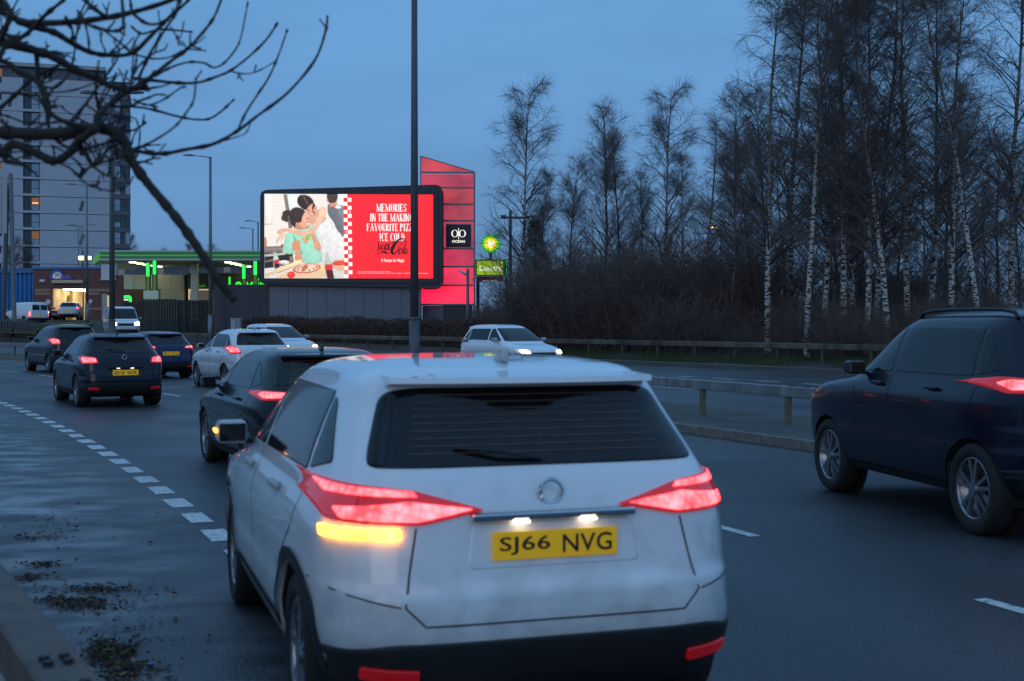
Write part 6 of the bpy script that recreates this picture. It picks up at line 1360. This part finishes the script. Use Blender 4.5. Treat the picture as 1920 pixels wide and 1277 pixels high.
# clipped beech hedge keeping its brown leaves
def leaf_mass(pts, size, rng):
    n = len(pts); a = unit(rng.normal(0, 1, (n, 3))); b = unit(np.cross(a, rng.normal(0, 1, (n, 3)))); s = size * rng.uniform(.6, 1.3, (n, 1)); c = np.cross(a, b)
    V = np.stack([pts - b * s, pts - c * s * .5, pts + b * s, pts + c * s * .5], 1).reshape(-1, 3); F = np.arange(n * 4).reshape(-1, 4); return V, F
n = 42000; x = rng.uniform(396, 900, n); dR = rng.uniform(-.75, .75, n); top = 1.0 + .25 * np.sin(x * .05) + .15 * np.sin(x * .17 + 1); P = np.zeros((n, 3))
for i in range(n):
    d = on_arc(x[i], 200.2); X, Y, _ = px(x[i], 0, d); u = np.array([X - C0[0], Y - C0[1]]); u /= np.linalg.norm(u); q = np.array([X, Y]) + u * dR[i]
    P[i] = (q[0], q[1], ground_z(X, Y) + rng.uniform(0, 1) ** .7 * (1.25 + .35 * top[i]) * (1 - .25 * abs(dR[i])))
hg = empty('beech_hedge', (0, 0, 0)); tag(hg, 'low brown beech hedge running below the lit screen', 'hedge'); hl = link('leaves', np_mesh('leaves', [leaf_mass(P, .06, rng)]), hg, mat('beech_leaf_brown', (.085, .042, .028), .8, vary=.5, vscale=1.1)); tag(hl, kind='stuff')
tw = []
for k in range(40):
    x_ = 400 + k * 12.5; d = on_arc(x_, 200.2); X, Y, _ = px(x_, 0, d); sc = SC[k % 4]; s = .48
    for V, F in sc[:2]: tw.append((V * s + np.array([X, Y, ground_z(X, Y)]), F))
link('twigs', np_mesh('twigs', tw), hg, M_TWIG)
# rough grass on the far verge and roadside litter of leaves
n = 26000; Pg = np.zeros((n, 3)); xg = rng.uniform(880, 1990, n)
for i in range(n):
    R = R_FAR + rng.uniform(.2, 3.2); d = on_arc(xg[i], R); X, Y, _ = px(xg[i], 0, d); Pg[i] = (X, Y, ground_z(X, Y))
keep = (np.sin(Pg[:, 0] * 2.1) + np.sin(Pg[:, 0] * .7 + Pg[:, 1]) + rng.normal(0, .6, n)) > -.2; Pg = Pg[keep]; n = len(Pg); dd = unit(rng.normal(0, .45, (n, 3)) + np.array([0, 0, 1]))
Pb = curve_pts(Pg, dd, rng.uniform(.06, .24, n), 3, .08, rng, .05); gro = link('verge_grass', np_mesh('verge_grass', [tubes(Pb, np.linspace(.010, .003, 3)[None].repeat(n, 0), 3)]), None, mat('verge_grass', (.05, .075, .018), .9, vary=.4, vscale=2)); tag(gro, 'rough grass tufts along the far verge under the barrier', 'grass', kind='stuff')
def litter(name, clumps, size, m, label):
    pts = []
    for (xp, yp, rx, ry, k) in clumps:
        for _ in range(k):
            x, y = xp + rng.normal(0, rx), yp + rng.normal(0, ry); d = FPX * CAMZ / (y - HY); pts.append(((x - CX) * d / FPX, d, .006 + abs(rng.normal(0, .010))))
    V, F = leaf_mass(np.array(pts), size, rng); V[:, 2] = np.abs(V[:, 2] - .004) * .6 + .006; o = link(name, np_mesh(name, [(V, F)]), None, m); tag(o, label, 'leaf litter', kind='stuff'); return o
CLM = [(130, 1128, 60, 4, 130), (190, 1108, 70, 5, 110), (90, 1060, 30, 4, 60), (205, 1225, 30, 16, 330), (170, 1140, 60, 6, 110), (60, 1085, 35, 5, 60), (70, 1010, 40, 6, 40), (250, 1180, 90, 40, 50), (120, 985, 80, 20, 40), (240, 1262, 40, 14, 140)]
litter('leaf_litter', [(c[0], c[1], c[2], c[3], c[4] // 2) for c in CLM], .030, mat('dead_leaves', (.065, .035, .020), .9, vary=.5, vscale=9), 'dark wet dead leaves swept into the near gutter')
litter('leaf_litter', [(c[0] - 8, c[1], c[2] * .55, c[3] * .6, c[4] * 2) for c in CLM], .015, mat('leaf_mould', (.030, .022, .016), .95), 'matted dark leaf mould clotted along the near gutter')
litter('leaf_litter', [(c[0], c[1], c[2], c[3], c[4] // 12) for c in CLM], .030, mat('tan_leaves', (.24, .14, .05), .8, vary=.5, vscale=9), 'scattered tan and yellow fallen leaves in the near gutter')
litter('leaf_litter', [(215, 1235, 26, 16, 60), (100, 1122, 18, 4, 20)], .03, mat('moss_green', (.05, .07, .015), .9), 'greenish moss and leaf bits beside the near barrier')
bc = MB().prism(ell(0, 0, .016, .016, 12), 'z', 0, .012).build('bottle_cap', mat('blue_cap', (.01, .10, .4), .4)); X, Y, _ = px(282, 0, FPX * CAMZ / (1249 - HY)); bc.location = (X, Y, .003); tag(bc, 'small blue bottle cap lying on the near tarmac', 'bottle cap')

# ------------------------------------------------------------------ overhanging bare branches of the near tree
TR0 = Vector((-2.75, 4.3, 0)); nt_ = empty('overhanging_tree', TR0); tag(nt_, 'bare near tree whose crooked branches hang over the top left', 'tree')
M_NEARB = mat('near_bark', (.030, .024, .021), .9, vary=.45, vscale=18, bump=.5, bscale=45)
tk = MB(); tk.tube([(0, 0, -.1), (.05, .05, 1.2), (-.03, .1, 2.4), (.06, .1, 3.4), (.1, .2, 4.6)], [.17, .14, .12, .10, .06], 12); tk.build('trunk', M_NEARB, nt_, smooth=True)
BR = [ # pixels in the photo (x3), depth start/end, radius start/end in millimetres
 ([(-700, 700), (-300, 760), (0, 745), (130, 752), (250, 755), (400, 745), (540, 720), (640, 745), (700, 800), (725, 860), (750, 920), (830, 1030), (930, 1150), (1010, 1250), (1130, 1420), (1230, 1580), (1320, 1690)], 4.3, 4.2, 20, 12),
 ([(-700, 760), (-200, 900), (0, 860), (80, 812), (200, 860), (300, 905), (380, 870), (450, 790), (540, 722)], 4.3, 4.15, 14, 12),
 ([(-300, 800), (0, 870), (30, 905), (120, 925)], 4.3, 4.1, 12, 5),
 ([(-700, 350), (-300, 200), (0, 240), (150, 270), (300, 320), (420, 390), (540, 440), (640, 490), (740, 500), (835, 490)], 4.3, 4.4, 18, 7),
 ([(-700, 200), (-300, 20), (0, 60), (60, 90), (150, 140), (300, 180), (400, 240), (500, 290), (600, 310), (740, 300), (850, 200), (960, 90), (1060, 0), (1110, -90)], 4.3, 4.6, 14, 4),
 ([(-600, 100), (-200, -60), (0, 10), (100, 115), (260, 130), (440, 120), (600, 100), (740, 70), (880, 30), (990, -10)], 4.3, 4.0, 14, 6),
 ([(640, 770), (740, 840), (900, 865), (1050, 840), (1200, 810), (1330, 740), (1450, 650), (1620, 520), (1770, 340), (1830, 180), (1842, 92)], 4.2, 4.9, 6, 3.2),
 ([(1330, 750), (1380, 640), (1450, 530), (1515, 430), (1570, 300), (1615, 170)], 4.7, 5.0, 3.6, 2.4),
 ([(740, 440), (840, 450), (980, 465), (1110, 465), (1220, 430), (1300, 395), (1410, 310), (1500, 220), (1560, 130)], 4.5, 5.0, 5, 3),
 ([(1300, 400), (1360, 415), (1440, 405), (1550, 345)], 4.8, 5.0, 2.6, 1.8),
 ([(640, 560), (740, 500), (850, 430), (960, 345), (1070, 260), (1190, 120), (1240, 10), (1260, -60)], 4.3, 4.5, 6, 3),
 ([(870, 430), (960, 380), (1060, 350), (1150, 355), (1200, 380), (1260, 355), (1330, 270), (1360, 190), (1395, 10)], 4.5, 4.8, 3.5, 2.2),
 ([(560, 600), (740, 600), (850, 615), (980, 650), (1080, 670), (1170, 670), (1240, 630), (1315, 560)], 4.8, 5.4, 4, 3),
 ([(700, 870), (850, 800), (980, 715), (1050, 630), (1090, 560), (1102, 440)], 4.3, 4.4, 3.6, 2.2),
 ([(540, 720), (560, 640), (640, 570), (740, 500), (820, 480)], 4.2, 4.3, 12, 6),
 ([(440, 790), (520, 930), (610, 992)], 4.2, 4.15, 5, 2.6),
 ([(720, 870), (660, 890), (560, 920), (470, 960), (450, 1000), (510, 1045), (640, 1075), (720, 1040), (750, 990)], 4.2, 4.2, 3.4, 2),
 ([(-400, 250), (0, 340), (100, 400), (220, 470), (270, 620), (380, 690), (540, 720)], 4.3, 4.2, 9, 7),
 ([(205, 300), (220, 450), (260, 560), (270, 700), (330, 800), (450, 840), (640, 790)], 4.35, 4.25, 8, 4),
 ([(770, 920), (860, 890), (930, 810)], 4.2, 4.3, 2.4, 1.8),
 ([(0, 640), (60, 660), (150, 690), (300, 690), (420, 680), (460, 620)], 4.5, 4.4, 3.5, 2),
 ([(0, 610), (100, 520), (200, 430), (330, 370)], 4.5, 4.6, 6, 4),
 ([(0, 520), (200, 525), (400, 510), (520, 470), (640, 430)], 4.6, 4.7, 3, 2),
 ([(230, 480), (320, 490), (400, 380), (430, 200), (440, 60)], 4.6, 4.9, 3.5, 2.2),
 ([(380, 700), (470, 600), (600, 420), (660, 330), (670, 270)], 4.3, 4.6, 4, 2.4),
 ([(0, 180), (120, 210), (260, 80), (360, 0)], 4.2, 4.0, 7, 4), ([(60, 100), (20, 180), (0, 260)], 4.2, 4.2, 9, 9),
 ([(440, 120), (560, 160), (640, 175), (690, 150), (690, 40), (680, -40)], 4.0, 4.0, 4, 4),
 ([(600, 100), (520, 40), (440, -30)], 4.0, 3.9, 5, 4), ([(740, 70), (820, 130), (900, 130), (980, 70), (1010, -20)], 4.0, 4.2, 4, 3),
 ([(740, 300), (860, 330), (960, 320), (1040, 280), (1160, 285)], 4.5, 4.6, 3, 1.8),
 ([(740, 150), (800, 190), (900, 165), (1080, 180)], 4.8, 5.2, 3.5, 3), ([(960, 150), (1010, 215), (1035, 120)], 4.4, 4.4, 2.4, 1.8),
 ([(1040, 270), (1110, 240), (1155, 205)], 4.4, 4.4, 2, 1.6), ([(750, 560), (830, 590), (920, 560), (1020, 490)], 4.7, 5.0, 3, 2.4), ([(620, 720), (740, 735), (820, 690)], 4.6, 4.8, 3.6, 3),
 ([(780, 440), (830, 330), (880, 240), (940, 150), (1000, 60), (1030, -40)], 4.5, 4.5, 4, 2.6), ([(870, 300), (900, 180), (890, 60)], 4.6, 4.8, 2.4, 1.8), ([(1180, 810), (1300, 780), (1380, 750), (1410, 690)], 4.6, 4.7, 2.2, 1.6)]
rb = np.random.default_rng(17); extra = []
for q in range(230):
    src = BR[rb.integers(0, 20)][0]; a = src[rb.integers(0, len(src))]
    if a[0] > 760 or a[0] < -100: continue
    an = rb.uniform(-2.6, .2); L = rb.uniform(80, 260); c = rb.uniform(-.5, .5); pts = [a]
    for k in range(4): an += c * .5 + rb.normal(0, .12); pts.append((pts[-1][0] + math.cos(an) * L / 4, pts[-1][1] + math.sin(an) * L / 4))
    dd_ = rb.uniform(4.0, 4.8); extra.append((pts, dd_, dd_ + rb.uniform(-.2, .4), rb.uniform(2.4, 4.4), rb.uniform(1.5, 2.4)))
for q in range(150):                                     # spurs and buds on the finer shoots
    src, e0, e1, _, _ = (BR + extra)[rb.integers(4, len(BR) + len(extra))]; j = rb.integers(1, len(src)); f = rb.uniform(); a = (src[j - 1][0] * (1 - f) + src[j][0] * f, src[j - 1][1] * (1 - f) + src[j][1] * f)
    if a[0] < -60: continue
    an = math.atan2(src[j][1] - src[j - 1][1], src[j][0] - src[j - 1][0]) + rb.choice([-1, 1]) * rb.uniform(.5, 1.1); L = rb.uniform(14, 70); dd_ = e0 + (e1 - e0) * (j - 1 + f) / (len(src) - 1)
    extra.append(([a, (a[0] + math.cos(an) * L * .5, a[1] + math.sin(an) * L * .5), (a[0] + math.cos(an) * L, a[1] + math.sin(an) * L - 6)], dd_, dd_ + rb.uniform(-.03, .03), rb.uniform(1.8, 2.8), rb.uniform(1.6, 2.4)))
for pts, d0, d1, r0, r1 in BR + extra:
    P = []
    n = len(pts)
    for i in range(n - 1):
        a, b, c, d = [np.array(pts[min(n - 1, max(0, i + j - 1))], float) for j in range(4)]
        for t in np.arange(5) / 5: P.append(.5 * ((2 * b) + (-a + c) * t + (2 * a - 5 * b + 4 * c - d) * t * t + (-a + 3 * b - 3 * c + d) * t ** 3))
    P.append(np.array(pts[-1], float)); m = len(P); pos = []; rs = []
    for i, p in enumerate(P):
        t = i / (m - 1); dp = d0 + (d1 - d0) * t; w = Vector(px(p[0] / 3, p[1] / 3, dp)) - TR0; pos.append(w)
        knob = 1.0 + (.55 if (i % 7 == 4) else 0) * (1 if r0 < 8 else .45) + rb.uniform(-.12, .16); rs.append((r0 + (r1 - r0) * t ** .8) / 1000 * knob * (1.28 if r0 < 8 else 1.12))
    rs[-1] *= 1.35
    mb = MB(); mb.tube(pos, rs, 8 if r0 > 5 else 6); mb.build('branch', M_NEARB, nt_, smooth=True)
